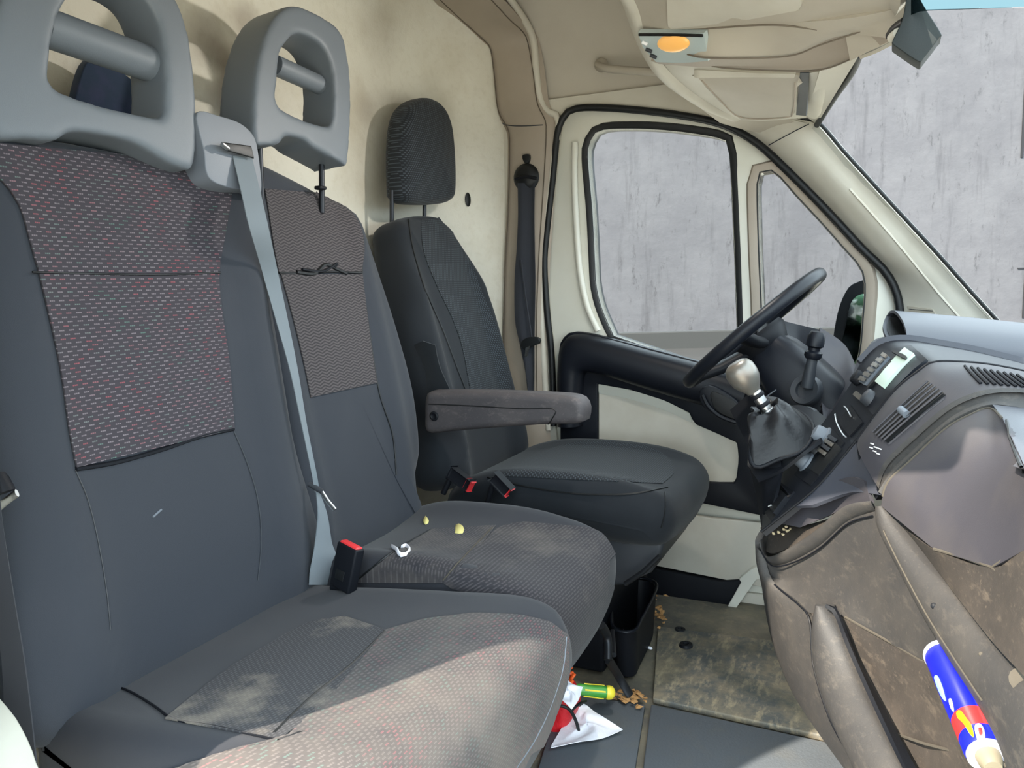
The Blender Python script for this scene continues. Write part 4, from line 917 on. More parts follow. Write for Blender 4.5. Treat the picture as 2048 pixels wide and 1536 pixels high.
# dark upper body right of the lid
loft('dash_end', [cat(PY((1985, 809, -.2), (2048, 816, -.2), (2120, 830, -.2)), 10), cat(PY((2010, 842, -.27), (2060, 850, -.3), (2150, 870, -.3)), 10), cat(PY((2050, 935, -.46), (2100, 960, -.5), (2180, 990, -.5)), 10)], DASHT, da, t=.01)
# lower lip bar
def barsurf(name, Lp, Rp, bulge, mat, parent, n=40, k_=10):
    A = cat(PY(*Lp), n); B = cat(PY(*Rp), n); bv = Vector(bulge); rows = []
    for k in range(k_+1):
        a = math.pi*k/k_; rows.append([p.lerp(q, .5-.5*math.cos(a))+bv*math.sin(a) for p, q in zip(A, B)])
    for k in range(1, 4): rows.append([q.lerp(p, k/4)-bv*.6*math.sin(math.pi*k/4) for p, q in zip(A, B)])
    vs = [p for r in rows for p in r]; m = len(rows); fs = []
    for i in range(m):
        for j in range(n-1): a = i*n+j; b = ((i+1) % m)*n+j; fs.append((a, a+1, b+1, b))
    fs += [tuple(i*n for i in range(m)), tuple(i*n+n-1 for i in range(m))]
    return mesh(name, vs, fs, mat, parent, angle=60)
lb1 = barsurf('lower_lip', [(1756, 1012, -.17), (1758, 1055, -.19), (1795, 1130, -.24), (1850, 1235, -.32), (1905, 1325, -.41), (1960, 1410, -.49), (2005, 1500, -.56), (2030, 1600, -.62)],
        [(1790, 1008, -.18), (1822, 1048, -.21), (1870, 1115, -.27), (1935, 1205, -.37), (1990, 1275, -.45), (2048, 1340, -.54), (2110, 1420, -.61), (2200, 1560, -.67)], (-.010, -.026, .004), DUSTY, da)
seamline('lip_edge', bvh(lb1), [(1768, 1062), (1800, 1128), (1852, 1225), (1905, 1310), (1965, 1400)], .0012, DUST_SUN, lb1, 40, .001)
for x, y, s in ((1868, 1212, .004), (1962, 1308, .0025), (2045, 1360, .012)):
    h = hit(bvh(lb1), x, y, 0)
    if h is not None: lathe('screw_mark' if s < .01 else 'worn_patch', [(0, 0), (s, 0), (s*.8, .001), (0, .0012)], h, CAM-h, BLACKP if s == .004 else DUST_SUN, lb1, 14)
# console side (towards the passenger)
S_top = PY((1530, 1118, .02), (1560, 1118, .0), (1620, 1088, -.05), (1680, 1042, -.11), (1748, 1016, -.17))
S_m = PY((1532, 1150, .02), (1570, 1160, .0), (1640, 1150, -.07), (1710, 1130, -.14), (1785, 1110, -.225))
S_b = PY((1552, 1170, .0), (1618, 1225, -.08), (1690, 1235, -.15), (1790, 1292, -.25), (1912, 1352, -.40))
csd = loft('console_side', [[a.lerp(b, k/6) for a, b in zip(cat(S_top, N), cat(S_m, N))] for k in range(6)]+[[a.lerp(b, k/8) for a, b in zip(cat(S_m, N), cat(S_b, N))] for k in range(9)], DUSTY, da, t=.012)
csb = bvh(csd)
K0 = cat(PY((1521, 1060, .06), (1519, 1110, .06), (1526, 1190, .06), (1546, 1290, .06), (1588, 1392, .03), (1645, 1470, -.05), (1705, 1540, -.12), (1740, 1580, -.15)), N)
K1 = cat(PY((1530, 1110, .02), (1545, 1160, .0), (1600, 1208, -.06), (1622, 1240, -.09), (1630, 1330, -.12), (1660, 1430, -.18), (1702, 1510, -.24), (1745, 1590, -.28)), N)
loft('console_flank', [[p+Vector((.03, .06, 0)) for p in K0]]+[[p.lerp(q, k/8)+Vector((-.012, -.012, 0))*math.sin(math.pi*k/8) for p, q in zip(K0, K1)] for k in range(9)], DUSTY, da, t=.012)
tube('flank_seam', [p+Vector((-.002, -.003, 0)) for p in K1[5:]], .0018, BLACKP, da, 6)
# top rim of the tray on the console
barsurf('tray_rim', [(1527, 1080, .04), (1534, 1112, .03), (1560, 1108, .0), (1625, 1068, -.06), (1690, 1015, -.12), (1745, 1004, -.17)],
        [(1522, 1100, .04), (1538, 1128, .02), (1575, 1126, -.01), (1640, 1090, -.07), (1695, 1042, -.125), (1752, 1022, -.175)], (-.004, -.010, .008), DUSTY, da, k_=8)
tube('rim_seam', cat(PY((1523, 1104, .02), (1545, 1132, .0), (1590, 1124, -.03), (1640, 1096, -.075), (1695, 1048, -.13), (1745, 1032, -.175)), 30), .0014, BLACKP, da, 6)
surf('tray_bottom', [[(1521, 1055, .10), (1540, 1048, .08), (1620, 1048, .0), (1740, 1005, -.12)], [(1528, 1100, .05), (1550, 1106, .02), (1610, 1080, -.04), (1745, 1010, -.165)]], DUSTX, da, 20)
surf('cup_panel', [[(1556, 1046, .0), (1610, 1000, -.02), (1660, 968, -.06), (1700, 954, -.10), (1728, 962, -.13)], [(1600, 1055, -.02), (1660, 1030, -.06), (1700, 1010, -.10), (1725, 1004, -.13), (1742, 1006, -.155)]], DASH, da, 20)
loft('cup_divider', [PY((1722, 956, -.10), (1736, 968, -.12), (1752, 1000, -.15)), PY((1712, 880, -.07), (1738, 930, -.10), (1760, 985, -.17))], BLACKP, da, t=.008)
surf('stack_side', [[(1590, 1012, -.05), (1640, 971, -.053), (1715, 882, -.056)], [(1625, 1010, -.08), (1700, 985, -.11), (1762, 990, -.17)]], DASHT, da, 16)
crs = Mat('pale_grit', srgb(200, 184, 150), .9).m
# shelf below
surf('lower_shelf', [[(1622, 1226, -.10), (1690, 1238, -.155), (1790, 1294, -.25), (1912, 1355, -.40)], [(1690, 1330, -.17), (1760, 1370, -.22), (1850, 1410, -.33), (1960, 1440, -.47)], [(1740, 1440, -.24), (1830, 1480, -.31), (1910, 1505, -.42), (1995, 1520, -.53)], [(1800, 1600, -.30), (1880, 1600, -.38), (1950, 1600, -.47), (2040, 1600, -.60)]], DUSTX, da, 24, t=.012)
tube('shelf_edge_and_sunline', PY((1690, 1234, -.152), (1790, 1290, -.245), (1866, 1334, -.34)), .002, DUST_SUN, da, 6)  # line of sunlight across the shelf, put in as a pale tube
tube('shelf_edge_and_sunline', PY((1786, 1466, -.27), (1850, 1488, -.35), (1930, 1508, -.43), (2010, 1530, -.54)), .002, DUST_SUN, da, 6)
barsurf('shelf_lip', [(1642, 1206, -.13), (1630, 1250, -.14), (1632, 1330, -.16), (1660, 1420, -.22), (1705, 1520, -.29), (1740, 1600, -.34)],
        [(1668, 1212, -.14), (1690, 1262, -.17), (1720, 1350, -.22), (1755, 1430, -.28), (1800, 1525, -.35), (1835, 1600, -.40)], (-.014, -.022, .004), DUSTY, da)
surf('shelf_lip_shadow', [[(1652, 1208, -.165), (1672, 1222, -.17), (1700, 1290, -.21), (1740, 1380, -.27), (1812, 1536, -.37), (1840, 1600, -.42)], [(1672, 1214, -.16), (1690, 1250, -.18), (1712, 1310, -.21), (1760, 1400, -.26), (1832, 1536, -.36), (1862, 1600, -.41)]], BLACKP, da, 24)  # black strip painted for the shadow along the lip's right side
# closed dark core added behind the skins so no light leaks through
box('added_dash_core', (.50, .12, .38), (.5, 1.30, .58), BLACKP, da, .02)
# dusty crumbs in the tray
for i in range(9):
    x = 1545+random.random()*50; y = 1052+random.random()*22; c = P(x, y, y=.03)
    o = lathe('crumb', [(0, -.003), (.003, -.001), (.0035, .001), (0, .003)], c, (random.random(), random.random(), 1), crs, None, 7)
    tag(o, 'tiny pale crumb in the dusty console tray', 'crumb', 'crumbs in the console tray')

# knee panel, instrument area
surf('knee_panel', [[(1640, 655, .62), (1690, 690, .6), (1718, 748, .5)], [(1640, 690, .55), (1690, 740, .5), (1722, 770, .35)], [(1640, 780, .42), (1665, 820, .38), (1690, 800, .22)], [(1650, 870, .3), (1652, 850, .26), (1668, 828, .18)]], DASH, da, 20)
surf('knee_panel_left', [[(1560, 640, .60), (1600, 650, .62), (1650, 662, .62)], [(1560, 720, .5), (1600, 760, .5), (1645, 790, .42)], [(1560, 820, .4), (1600, 850, .38), (1652, 880, .3)], [(1540, 940, .3), (1600, 920, .27), (1655, 890, .2)]], SHEEN, da, 20)
surf('knee_seam_panel', [[(1460, 820, .5), (1520, 770, .52), (1590, 730, .52)], [(1500, 900, .42), (1560, 870, .42), (1620, 840, .42)], [(1530, 1000, .34), (1560, 960, .3), (1630, 900, .25)]], BLACKP, da, 16)
tube('knee_trim_line', PY((1518, 804, .40), (1560, 774, .40), (1606, 738, .40)), .0016, GREYP, da, 6)
surf('instrument_face', [[(1700, 770, .17), (1716, 722, .17), (1760, 688, .17), (1800, 680, .17)], [(1716, 745, .45), (1726, 712, .48), (1748, 680, .5), (1790, 670, .45)]], DASHT, da, 16)
# instrument hood: hollow tapering tube lying along the dash top
oc_, a1, a2 = P(1788, 668, y=.36), P(1788, 640, y=.36), P(1812, 692, y=.36)
rows = []; rin = []
for k in range(12):
    s = k/11; c = P(1787, 666, y=.36).lerp(P(2080, 748, y=.36), s); up_ = .036*(1-.55*s)
    rows.append([c+Vector((math.sin(a)*.012*(1-s), math.cos(a)*.085, math.sin(a)*up_+.01*(1-s))) for a in [2*math.pi*j/40 for j in range(40)]])
# hood turned: opening ellipse as measured
ell = cat([P(x, y, y=d) for x, y, d in [(1766, 650, .42), (1775, 630, .44), (1790, 628, .40), (1806, 650, .33), (1813, 680, .28), (1808, 696, .27), (1790, 690, .30), (1772, 672, .36)]], 40, True)
cen = sum(ell, Vector())/40
rows = [ell]
for k in range(1, 12):
    s = k/11; sh = Vector((.42*s, .0, -.055*s)); rows.append([cen+(p-cen)*(1+.25*math.sin(s*2))*(1-.15*s)+sh for p in ell])
hdn = loft('instrument_hood', rows, DASHT, da, t=.006, closed=True, away=None)
loft('hood_inside', [[cen+(p-cen)*.93+Vector((.006*1, 0, 0)) for p in ell], [cen+(p-cen)*.9+Vector((.10, 0, -.012)) for p in ell], [cen+(p-cen)*.1+Vector((.12, 0, -.012)) for p in ell]], RUBBER, hdn, t=0, closed=True)

# ---- radio and switches on the centre panel
cpb = bvh(cp)
def inset(name, L, R, mat, parent, off=.004, t=.006, n=10, m=8): return drape(name, cpb, L, R, mat, parent, n, m, off, t=t, smooth=False)
ra = inset('car_radio', [(1712, 790), (1745, 738), (1790, 700), (1822, 694)], [(1750, 832), (1790, 782), (1828, 744), (1856, 722)], SHEEN, da, .004)
inset('display', [(1758, 768), (1790, 728), (1812, 704)], [(1774, 780), (1806, 742), (1832, 716)], LCD, ra, .009)
inset('cassette_slot', [(1742, 778), (1772, 742), (1786, 728)], [(1745, 781), (1776, 745), (1790, 731)], RUBBER, ra, .009, n=6, m=4)
inset('key_strip', [(1726, 766), (1750, 736), (1772, 714)], [(1738, 774), (1764, 742), (1784, 720)], GREYP, ra, .008)
for k in range(6):
    x = 1729+k*8; y = 764-k*8.6; inset('radio_key', [(x, y), (x+5, y-6)], [(x+9, y+5), (x+14, y-1)], SILVER, ra, .013, .003, 4, 4)
inset('eject_tab', [(1790, 716), (1794, 712)], [(1818, 730), (1821, 726)], RUBBER, ra, .013, .003, 4, 4)
h = hit(cpb, 1718, 756, .004); lathe('volume_knob', [(0, 0), (.014, 0), (.013, .014), (.010, .016), (0, .016)], hit(cpb, 1722, 760, .0), Vector((-.8, -.1, .6)), BLACKP, ra, 20)
h = hit(cpb, 1744, 800, .0); lathe('tuning_knob', [(0, 0), (.015, 0), (.013, .014), (.010, .016), (0, .016)], h, Vector((-.8, -.1, .6)), GREYD, ra, 20)
inset('lower_key', [(1715, 794), (1722, 786)], [(1738, 812), (1744, 806)], SILVER, ra, .010, .004, 4, 4)
sw = inset('switch_panel', [(1678, 846), (1704, 812)], [(1702, 874), (1728, 846)], BLACKP, da, .003)
for L in ([(1694, 816), (1700, 822), (1708, 836)], [(1676, 832), (1680, 850), (1692, 872), (1698, 878)]):
    seamline('switch_outline', cpb, L, .0016, CHROME, sw, 10, .006)
hv = inset('heater_controls', [(1590, 950), (1625, 905), (1665, 855)], [(1622, 972), (1655, 935), (1690, 885)], BLACKP, da, .002)
for i, (x, y, r) in enumerate(((1650, 876, .021), (1634, 900, .014), (1615, 925, .021))):
    h = hit(cpb, x, y, 0); kk = lathe('control_knob', [(0, 0), (r, 0), (r*.97, .004), (r*.8, .006), (r*.72, .020), (r*.6, .023), (0, .023)], h, Vector((-.85, -.15, .55)), GREYP if i != 1 else GREYD, hv, 26)
for k in range(4):
    x = 1640+k*7; y = 905-k*9; inset('slider_key', [(x, y), (x+5, y-6)], [(x+13, y+9), (x+18, y+3)], GREYD if k % 2 else SILVER, hv, .008, .004, 4, 4)
inset('lower_vent', [(1618, 938), (1650, 900), (1668, 880)], [(1640, 952), (1668, 918), (1684, 898)], RUBBER, hv, .003)
so_ = inset('socket_panel', [(1528, 1020), (1534, 985), (1548, 955)], [(1545, 1046), (1570, 1010), (1590, 985)], BLACKP, da, .003)
inset('red_symbol', [(1532, 1008), (1537, 985), (1546, 968)], [(1546, 1012), (1555, 990), (1560, 975)], RED, so_, .0075, .001, 6, 5)
for a, b_ in (((1537, 1014), (1541, 1016)), ((1545, 1019), (1550, 1017)), ((1538, 1002), (1545, 999)), ((1540, 990), (1549, 986)), ((1546, 960), (1553, 958))):
    q = [hit(cpb, *a, .009), hit(cpb, *b_, .009)]
    if None not in q: tube('white_print', q, .0011, WHITEM, so_, 6)

# ================================================================== GEAR LEVER
gv = thing('gear_lever', 'silver knobbed gear lever rising from a wrinkled black leather gaiter', 'gear lever', P(1560, 900, y=.1))
kc = P(1487, 752, y=.08); kd = (P(1487, 752, y=.08)-P(1560, 860, y=.10)).normalized()
lathe('knob', [(.0, .030), (.016, .029), (.024, .024), (.0285, .014), (.029, .002), (.027, -.010), (.021, -.022), (.015, -.030), (.013, -.036), (0, -.037)], kc, kd, SILVER, gv, 32)
sh = [P(1506, 778, y=.083), P(1524, 805, y=.088), P(1540, 828, y=.092)]
tube('shaft', sh, .011, CHROME, gv, 14)
for f_ in (.25, .6, .9): 
    c = sh[0].lerp(sh[2], f_); lathe('collar_ring', [(.0, -.004), (.0125, -.004), (.0135, 0), (.0125, .004), (0, .004)], c, kd, BLACKP if f_ < .8 else CHROME, gv, 20)
# gaiter: loft of wobbly loops from shaft to console
rows = []; nseg = 48
base_px = [(1505, 870), (1500, 915), (1515, 935), (1560, 918), (1600, 905), (1622, 880), (1625, 850), (1600, 825), (1560, 815), (1525, 835)]
base3 = cat([P(x, y, y=d) for (x, y), d in zip(base_px, (.07, .03, .02, .03, .04, .07, .12, .18, .2, .15))], nseg, True)
# align indices by angle around axis
ctr_top = P(1540, 828, y=.092)
x_ = kd.orthogonal().normalized(); y_ = kd.cross(x_); bc_ = sum(base3, Vector())/nseg
ang = [math.atan2((p-bc_).dot(y_), (p-bc_).dot(x_)) for p in base3]
for k in range(15):
    s = k/14; f_ = s**1.5; c = ctr_top.lerp(bc_, s); row = []
    for j, p in enumerate(base3):
        a = ang[j]; rr = .018*(1-f_); wob = 1+.10*math.sin(5*a+7*s)*math.sin(math.pi*s)+.05*math.sin(22*s)*(1-s)
        ringp = ctr_top+(x_*math.cos(a)+y_*math.sin(a))*.017-kd*.0
        q_ = ringp.lerp(p, f_)+(-kd)*(.028*math.sin(math.pi*s)*-1.0)
        q_ = c.lerp(q_, 1) if True else q_
        row.append(bc_.lerp(q_, 1)+((q_-c).normalized()*(wob-1)*.05))
    rows.append(row)
loft('gaiter', rows, LEATHER, gv, t=.002, closed=True)
tube('gaiter_rim', base3, .004, BLACKP, gv, 8, closed=True)
surf('gear_console', [[(1500, 830, .20), (1600, 810, .24), (1660, 840, .22)], [(1495, 930, .06), (1560, 925, .05), (1640, 880, .05)], [(1515, 960, .02), (1560, 940, .03), (1605, 905, .03)]], BLACKP, da, 20)
surf('gear_console_side', [[(1500, 850, .20), (1498, 920, .18), (1512, 990, .16), (1524, 1060, .10)], [(1515, 850, .10), (1512, 920, .06), (1526, 975, .05), (1528, 1060, .06)], [(1560, 870, .06), (1562, 930, .04), (1560, 950, .03), (1540, 1030, .02)]], BLACKP, da, 20)

# ================================================================== STEERING
stw = thing('steering_wheel', 'black steering wheel seen almost edge on in front of the driver door window', 'steering wheel', P(1515, 655, y=.47))
A_ = P(1648, 541, y=.47); B2 = P(1376, 768, y=.47); wc = (A_+B2)/2; Uw = (A_-B2).normalized(); Rw = (A_-B2).length/2-.013
Yw = Vector((0, 1, 0)); Nw = Uw.cross(Yw).normalized()
if Nw.z < 0: Nw = -Nw
rim = [wc+(Uw*math.cos(a)+Yw*math.sin(a))*Rw for a in [2*math.pi*k/72 for k in range(72)]]
tube('rim', rim, .0155, SHEEN, stw, 16, closed=True)
print('wheel', wc, Rw)
hub = lathe('hub', [(0, .0), (.062, .0), (.066, -.012), (.055, -.035), (.04, -.06), (0, -.06)], wc-Nw*.015, Nw, BLACKP, stw, 30)
for a in (math.radians(90), math.radians(-90), math.radians(180-28), math.radians(180+28)):
    d = Uw*math.cos(a)+Yw*math.sin(a); tube('spoke', [wc-Nw*.035+d*.045, wc-Nw*.022+d*.12, wc+d*(Rw-.004)], .014, BLACKP, stw, 10, flat=1.6)
scn = thing('steering_column', 'black steering column shroud between the wheel and the dashboard', 'steering column', P(1580, 720, y=.47))
col_d = -Nw
rows = []
for s, hw_, hh_ in ((.05, .050, .045), (.08, .062, .058), (.14, .075, .07), (.22, .085, .078), (.30, .09, .08)):
    c = wc+col_d*s; rows.append([c+Yw*math.copysign(abs(math.cos(a))**.6, math.cos(a))*hw_+Uw*math.copysign(abs(math.sin(a))**.6, math.sin(a))*hh_ for a in [2*math.pi*k/36 for k in range(36)]])
loft('shroud', rows, SHEEN, scn, ends=True, closed=True)
# stalk with knurled knob and its round collar
stk = thing('column_stalk', 'black stalk with notched knob standing in a round collar beside the steering column', 'stalk', P(1612, 780, y=.33))
a = P(1614, 775, y=.34); b_ = P(1624, 715, y=.34); c = P(1630, 690, y=.34); d = (c-a).normalized()
lathe('stalk', [(0, 0), (.013, 0), (.013, .02), (.011, .05), (.012, .09), (0, .09)], a, d, GREYD, stk, 20)
lathe('stalk_knob', [(0, -.030), (.014, -.030), (.018, -.024), (.018, -.016), (.012, -.012), (.012, -.006), (.018, -.002), (.018, .018), (.013, .028), (0, .030)], c, d, SHEEN, stk, 24)
cd = (CAM-a).normalized(); cd = (cd+Vector((-.5, 0, .2))).normalized()
lathe('collar', [(.018, 0), (.020, .006), (.031, .008), (.034, .004), (.034, -.012), (0, -.012)], P(1611, 780, y=.345), cd, GREYD, stk, 30)
kh = lathe('ribbed_dial', [(.012, 0), (.016, .006), (.024, .006), (.026, 0), (.026, -.012), (0, -.012)], P(1612, 838, y=.235), cd, GREYD, da, 26)
lathe('dial_core', [(0, 0), (.012, 0), (.010, .008), (0, .01)], P(1610, 838, y=.232), cd, CHROME, kh, 18)

# outside mirror seen through the quarter window
om = thing('side_mirror', 'black exterior side mirror seen through the quarter window', 'mirror', P(1690, 720, y=1.08))
mo_ = cat([P(x, y, y=1.10) for x, y in [(1668, 700), (1672, 640), (1688, 590), (1710, 566), (1760, 562), (1775, 640), (1755, 730), (1700, 745)]], 44, True)
mh = prism('mirror_housing', mo_, (.0, .10, 0), BLACKP, om, .015, seg=4)
mi_ = cat([P(x, y, y=1.098) for x, y in [(1682, 700), (1690, 660), (1705, 600), (1740, 590), (1755, 640), (1735, 720), (1704, 728)]], 36, True)
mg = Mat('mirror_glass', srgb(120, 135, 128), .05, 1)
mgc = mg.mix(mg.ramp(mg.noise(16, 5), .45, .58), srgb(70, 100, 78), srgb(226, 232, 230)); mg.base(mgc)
prism('mirror_glass', mi_, (0, -.003, 0), mg.m, om, 0)

tube('mirror_arm', [Vector((P(1745, 735, y=1.12).x, .94, .78)), P(1745, 725, y=1.14)], .022, BLACKP, om)
# ================================================================== FLOOR MAT AND LITTER
mat1 = Mat('dirty_rubber_mat', srgb(84, 84, 80), .7)
mc = mat1.mix(mat1.ramp(mat1.noise(9, 6, rough=.7), .42, .62, 0, .75), srgb(90, 92, 90), srgb(152, 138, 112))
mc = mat1.mix(mat1.ramp(mat1.noise(34, 5, stretch=(1.6, .5, 1), rough=.7), .5, .66, 0, .6), mc, srgb(184, 168, 136)); mat1.base(mc); mat1.bump(mat1.noise(60, 3), .4, .003)
mat2 = Mat('clean_rubber_mat', srgb(84, 90, 96), .65).dirt(srgb(96, 94, 88), 14, .5, .75, .4); mat2.bump(mat2.noise(220, 3), .4, .002)
def flat(name, pts, z0, z1, mat, b=.003):
    return prism(name, [P(x, y, z=z0) for x, y in pts], (0, 0, z1-z0), mat, None, b)
tag(flat('rubber_floor_mat', [(1316, 1262), (1540, 1290), (1720, 1318), (1780, 1510), (1640, 1482), (1306, 1408)], -.010, .004, mat1.m, .003), 'brown dusty rubber floor mat panel in front of the driver seat', 'floor mat')
tag(flat('rubber_floor_mat', [(1302, 1418), (1640, 1492), (1790, 1526), (1900, 1800), (1270, 1680)], -.010, .002, mat2.m, .003), 'darker rubber floor mat panel at the bottom edge of the picture', 'floor mat')
tag(flat('rubber_floor_mat', [(1290, 1420), (1262, 1600), (1060, 1600), (1100, 1470), (1160, 1400)], -.010, .003, mat2.m, .003), 'dark rubber floor mat panel under the white paper', 'floor mat')
mt = thing('mat_fixing', 'round raised rubber mat fixing at the corner of the dusty mat', 'mat fixing', P(1372, 1292, z=.004))
lathe('fixing_ring', [(.006, .004), (.008, .007), (.016, .007), (.018, .0), (.0, .0)], P(1372, 1292, z=.005), (0, 0, 1), BLACKP, mt, 20)
lathe('fixing_ring', [(.006, .004), (.008, .007), (.014, .007), (.016, .0), (.0, .0)], P(1360, 1262, z=.0), (0, 0, 1), BLACKP, mt, 20)
# papers
def sheet(name, pts, zs, label, curl=.006, mat=PAPER, cat_='paper'):
    c = sum([P(x, y, z=z) for (x, y), z in zip(pts, zs)], Vector())/len(pts)
    loop = lin([P(x, y, z=z) for (x, y), z in zip(pts, zs)], 40, True); rows = []
    for k in range(7):
        s = .03+.97*k/6; rows.append([c.lerp(p, s)+Vector((0, 0, curl*math.sin(6*s+3*math.atan2((p-c).y, (p-c).x)))) for p in loop])
    o = loft(name, rows, mat, None, t=.0012, closed=True); tag(o, label, cat_); return o
sheet('paper_sheet', [(1168, 1406), (1176, 1410), (1212, 1440), (1246, 1460), (1180, 1482), (1100, 1496), (1130, 1440)], [.03, .03, .02, .012, .012, .012, .02], 'large crumpled white paper sheet lying on the dark floor mat', .003)
sheet('paper_scrap', [(1124, 1348), (1140, 1362), (1166, 1376), (1160, 1392), (1144, 1420), (1120, 1398), (1108, 1380)], [.175, .17, .16, .155, .15, .16, .17], 'small folded white paper scrap beside the green screwdriver', .003)
# red bag
rb = Mat('red_bag_fabric', srgb(196, 24, 34), .45); rb.bump(rb.noise(26, 4), .7, .01)
rc = PY((1115, 1440, .0))[0]
rg = thing('red_bag', 'red bag with black cord half hidden below the bench cushion', 'bag', P(1105, 1490, z=.0))
ro = [P(x, y, y=.015) for x, y in [(1128, 1392), (1118, 1385), (1090, 1370), (1050, 1400), (1030, 1470), (1050, 1520), (1078, 1505), (1105, 1485), (1130, 1460), (1141, 1425)]]
fo_ = [(p.x, p.z) for p in cat(ro, 60, True)]
pillow('bag_body', fo_, lambda u, v, w: Vector((u, .055+w, v)), .08, .02, rb.m, rg, crown=.012)
tube('bag_cord', cat([P(1098, 1412, y=.0), P(1124, 1412, y=.0), P(1143, 1424, y=.01), P(1157, 1460, y=.02), P(1150, 1480, y=.02), P(1118, 1500, y=.015), P(1100, 1512, y=.01)], 30), .0035, RUBBER, rg, 8)
tube('bag_cord', cat([P(1140, 1424, y=.01), P(1158, 1408, y=.04), P(1172, 1402, y=.08)], 10), .003, RUBBER, rg, 8)
# screwdriver
GRN = Mat('green_plastic_handle', srgb(70, 150, 60), .3).m; YEL = Mat('yellow_plastic', srgb(230, 212, 60), .35).m
sdv = thing('screwdriver', 'green screwdriver handle with yellow end cap on the floor', 'screwdriver', P(1195, 1385, z=.05))
s0, s1 = P(1150, 1378, z=.06), P(1226, 1386, z=.045); sd = (s1-s0).normalized(); L_ = (s1-s0).length
lathe('handle', [(0, 0), (.010, 0), (.013, .01), (.012, .03), (.0135, .06), (.013, L_-.014), (0, L_-.014)], s0, sd, GRN, sdv, 12)
lathe('end_cap', [(0, -.004), (.0145, -.004), (.0155, .002), (.014, .010), (.008, .015), (0, .016)], s1-sd*.012, sd, YEL, sdv, 16)
for k in range(4): 
    a = s0+sd*.02; n_ = sd.orthogonal().normalized(); n_.rotate(Matrix.Rotation(k*math.pi/2+.3, 3, sd)); tube('grip_stripe', [a+n_*.0125, s0+sd*(L_-.02)+n_*.013], .002, YEL, sdv, 6)
tube('blade', [s0, s0-sd*.08], .004, CHROME, sdv)
# orange net
OR = Mat('orange_plastic', srgb(232, 92, 30), .5).m
ot = thing('orange_cord_bundle', 'small bundle of bright orange cord beneath the bench edge', 'cord', P(1136, 1350, z=.10))
for k in range(5):
    c = P(1134+random.random()*8, 1335+k*7, z=.11); tube('orange_strand', cat([c+Vector((random.uniform(-.012, .012), random.uniform(-.012, .012), random.uniform(-.012, .012))) for _ in range(5)], 14), .0035, OR, ot, 7)
# litter on the floor
lt = Mat('dry_leaf_litter', srgb(170, 128, 80), .9).m
for i in range(70):
    if i < 34: x, y = random.gauss(1322, 9), random.gauss(1226, 13)
    else: x, y = random.gauss(1262, 16), random.gauss(1392, 8)
    if x < 1235 and y > 1400: continue
    c = P(x, y, z=.004+random.random()*.008); r = random.uniform(.005, .011)
    pts = [c+Vector((math.cos(a)*r*random.uniform(.6, 1.1), math.sin(a)*r*random.uniform(.4, 1), random.uniform(-.002, .004))) for a in [k*math.pi/3 for k in range(6)]]
    o = mesh('dry_leaf', [c+Vector((0, 0, .004))]+pts+[c-Vector((0, 0, .002))], [(0, 1+k, 1+(k+1) % 6) for k in range(6)]+[(7, 1+(k+1) % 6, 1+k) for k in range(6)], lt, None, False)
    tag(o, 'tiny brown dry leaf flake beside the storage tray and door sill' if i < 34 else 'tiny brown dry leaf flake around the foot of the black lever', 'leaf flake', 'dry leaf flakes by the tray' if i < 34 else 'dry leaf flakes by the lever')
for x, y, r, lab in ((1237, 1256, .014, 'white crumb of debris inside the black storage tray'), (1300, 1296, .007, 'white pebble on the dusty floor strip beside the tray'), (1290, 1244, .006, 'small white pebble near the tray corner and leaf flakes')):
    z = .05 if x == 1237 else .004
    o = lathe('pebble', [(0, -.3*r), (.8*r, -.2*r), (r, 0), (.7*r, .4*r), (0, .5*r)], P(x, y, z=z), (.2, .1, 1), PAPER, None, 9); tag(o, lab, 'pebble')

# ---- spray can in the lower shelf
can = thing('spray_can', 'blue spray can with yellow and red label bands lying in the dash shelf', 'spray can', P(1930, 1420, y=-.42))
BLU = Mat('blue_can_paint', srgb(20, 28, 190), .35).m; YC2 = Mat('yellow_can_print', srgb(190, 180, 20), .35).m; RC2 = Mat('red_can_print', srgb(180, 44, 46), .35).m
CY2 = Mat('pale_cyan_print', srgb(130, 165, 190), .35).m; WH = Mat('white_can_print', srgb(180, 180, 190), .35).m; CRM = Mat('cream_can_cap', srgb(120, 112, 94), .5).m
ca, cb = P(1886, 1312, y=-.375), P(1974, 1508, y=-.53); cd2 = (cb-ca).normalized(); Lc = (cb-ca).length; Rc = .0215
print('can', ca, cb, Lc)
lathe('can_body', [(0, -.004), (Rc*.8, -.004), (Rc, .004), (Rc, Lc*.70)], ca, cd2, BLU, can, 36)
lathe('red_band', [(Rc*.9, Lc*.70), (Rc, Lc*.70), (Rc, Lc*.87), (Rc*.9, Lc*.87)], ca, cd2, RC2, can, 36)
lathe('blue_band', [(Rc*.9, Lc*.87), (Rc, Lc*.87), (Rc, Lc*.97), (Rc*.86, Lc)], ca, cd2, BLU, can, 36)
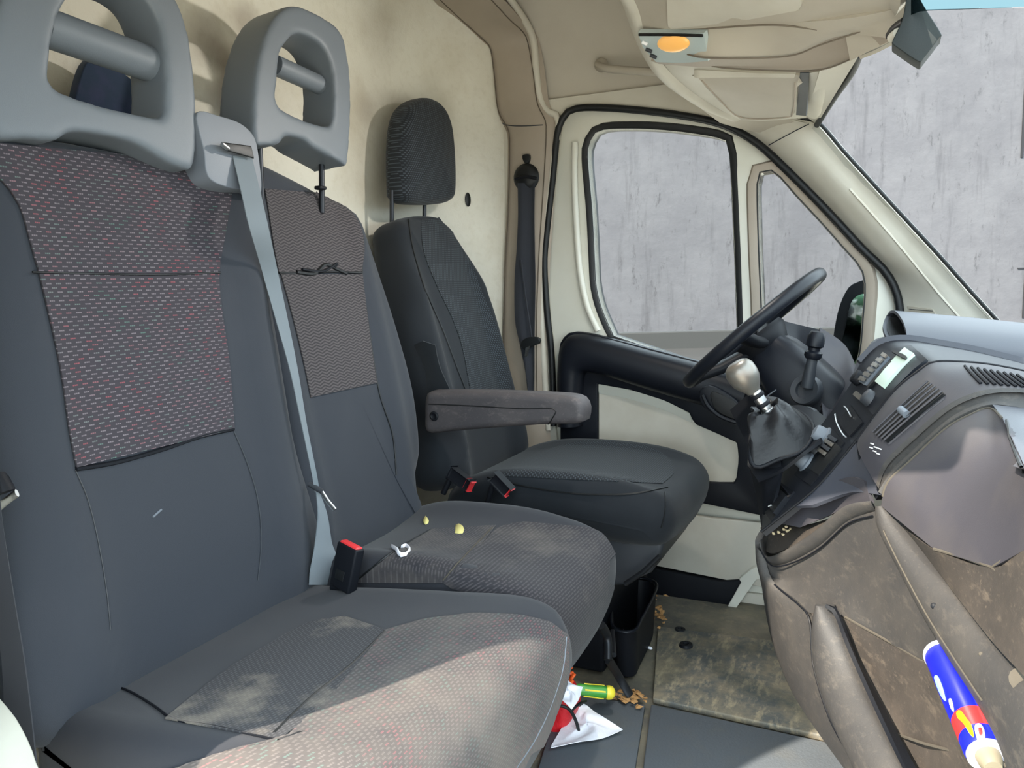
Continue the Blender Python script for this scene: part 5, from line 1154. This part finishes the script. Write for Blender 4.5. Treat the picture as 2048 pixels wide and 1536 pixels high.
lathe('rim_ring', [(Rc*.9, -.003), (Rc*1.03, -.003), (Rc*1.05, .001), (Rc*1.01, .004)], ca, cd2, WH, can, 36)
lathe('neck_ring', [(Rc*.80, Lc), (Rc*.95, Lc), (Rc*.95, Lc+.003), (Rc*.8, Lc+.003)], ca, cd2, WH, can, 36)
lathe('cap', [(0, Lc+.02), (Rc*.4, Lc+.02), (Rc*.55, Lc+.012), (Rc*.6, Lc)], ca, cd2, CRM, can, 30)
ccb = bvh(can.children[0]) if False else BVHTree.FromPolygons(*(lambda ob: ([v.co.copy() for o_ in ob for v in o_.data.vertices], [tuple(i+sum(len(x.data.vertices) for x in ob[:n_]) for i in p.vertices) for n_, o_ in enumerate(ob) for p in o_.data.polygons]))([o_ for o_ in bpy.data.objects if o_.parent == can and o_.type == 'MESH']))
def decal(name, pts, mat, off=.0006):
    c = (sum(p[0] for p in pts)/len(pts), sum(p[1] for p in pts)/len(pts)); lp = cat([(x, y, 0) for x, y in pts], 30, True); rows = []
    for k in range(5):
        s = .05+.95*k/4; row = []
        for p in lp:
            h = hit(ccb, c[0]+(p.x-c[0])*s, c[1]+(p.y-c[1])*s, off)
            row.append(h)
        if None in row: continue
        rows.append(row)
    if len(rows) > 1: loft(name, rows, mat, can, t=.0004, closed=True)
decal('cyan_print', [(1869, 1354), (1876, 1352), (1886, 1376), (1892, 1402), (1884, 1394), (1874, 1372)], CY2)
decal('white_print', [(1898, 1400), (1903, 1398), (1907, 1412), (1908, 1424), (1902, 1416)], WH)
decal('yellow_print', [(1914, 1424), (1922, 1422), (1934, 1438), (1944, 1452), (1948, 1474), (1940, 1468), (1928, 1448), (1916, 1436)], YC2)
decal('white_ring', [(1950, 1452), (1960, 1448), (1968, 1460), (1970, 1480), (1962, 1488), (1953, 1474)], WH)
decal('red_dot', [(1957, 1458), (1963, 1457), (1965, 1468), (1960, 1472)], RC2, .0012)

# ------------------------------------------------------------------ place each Empty at its thing's base, parts keep their world place
bpy.context.view_layer.update()
for t in THINGS:
    loc = LOC[t.name]; t.location = loc
    for o in bpy.data.objects:
        if o.parent == t: o.location = -loc
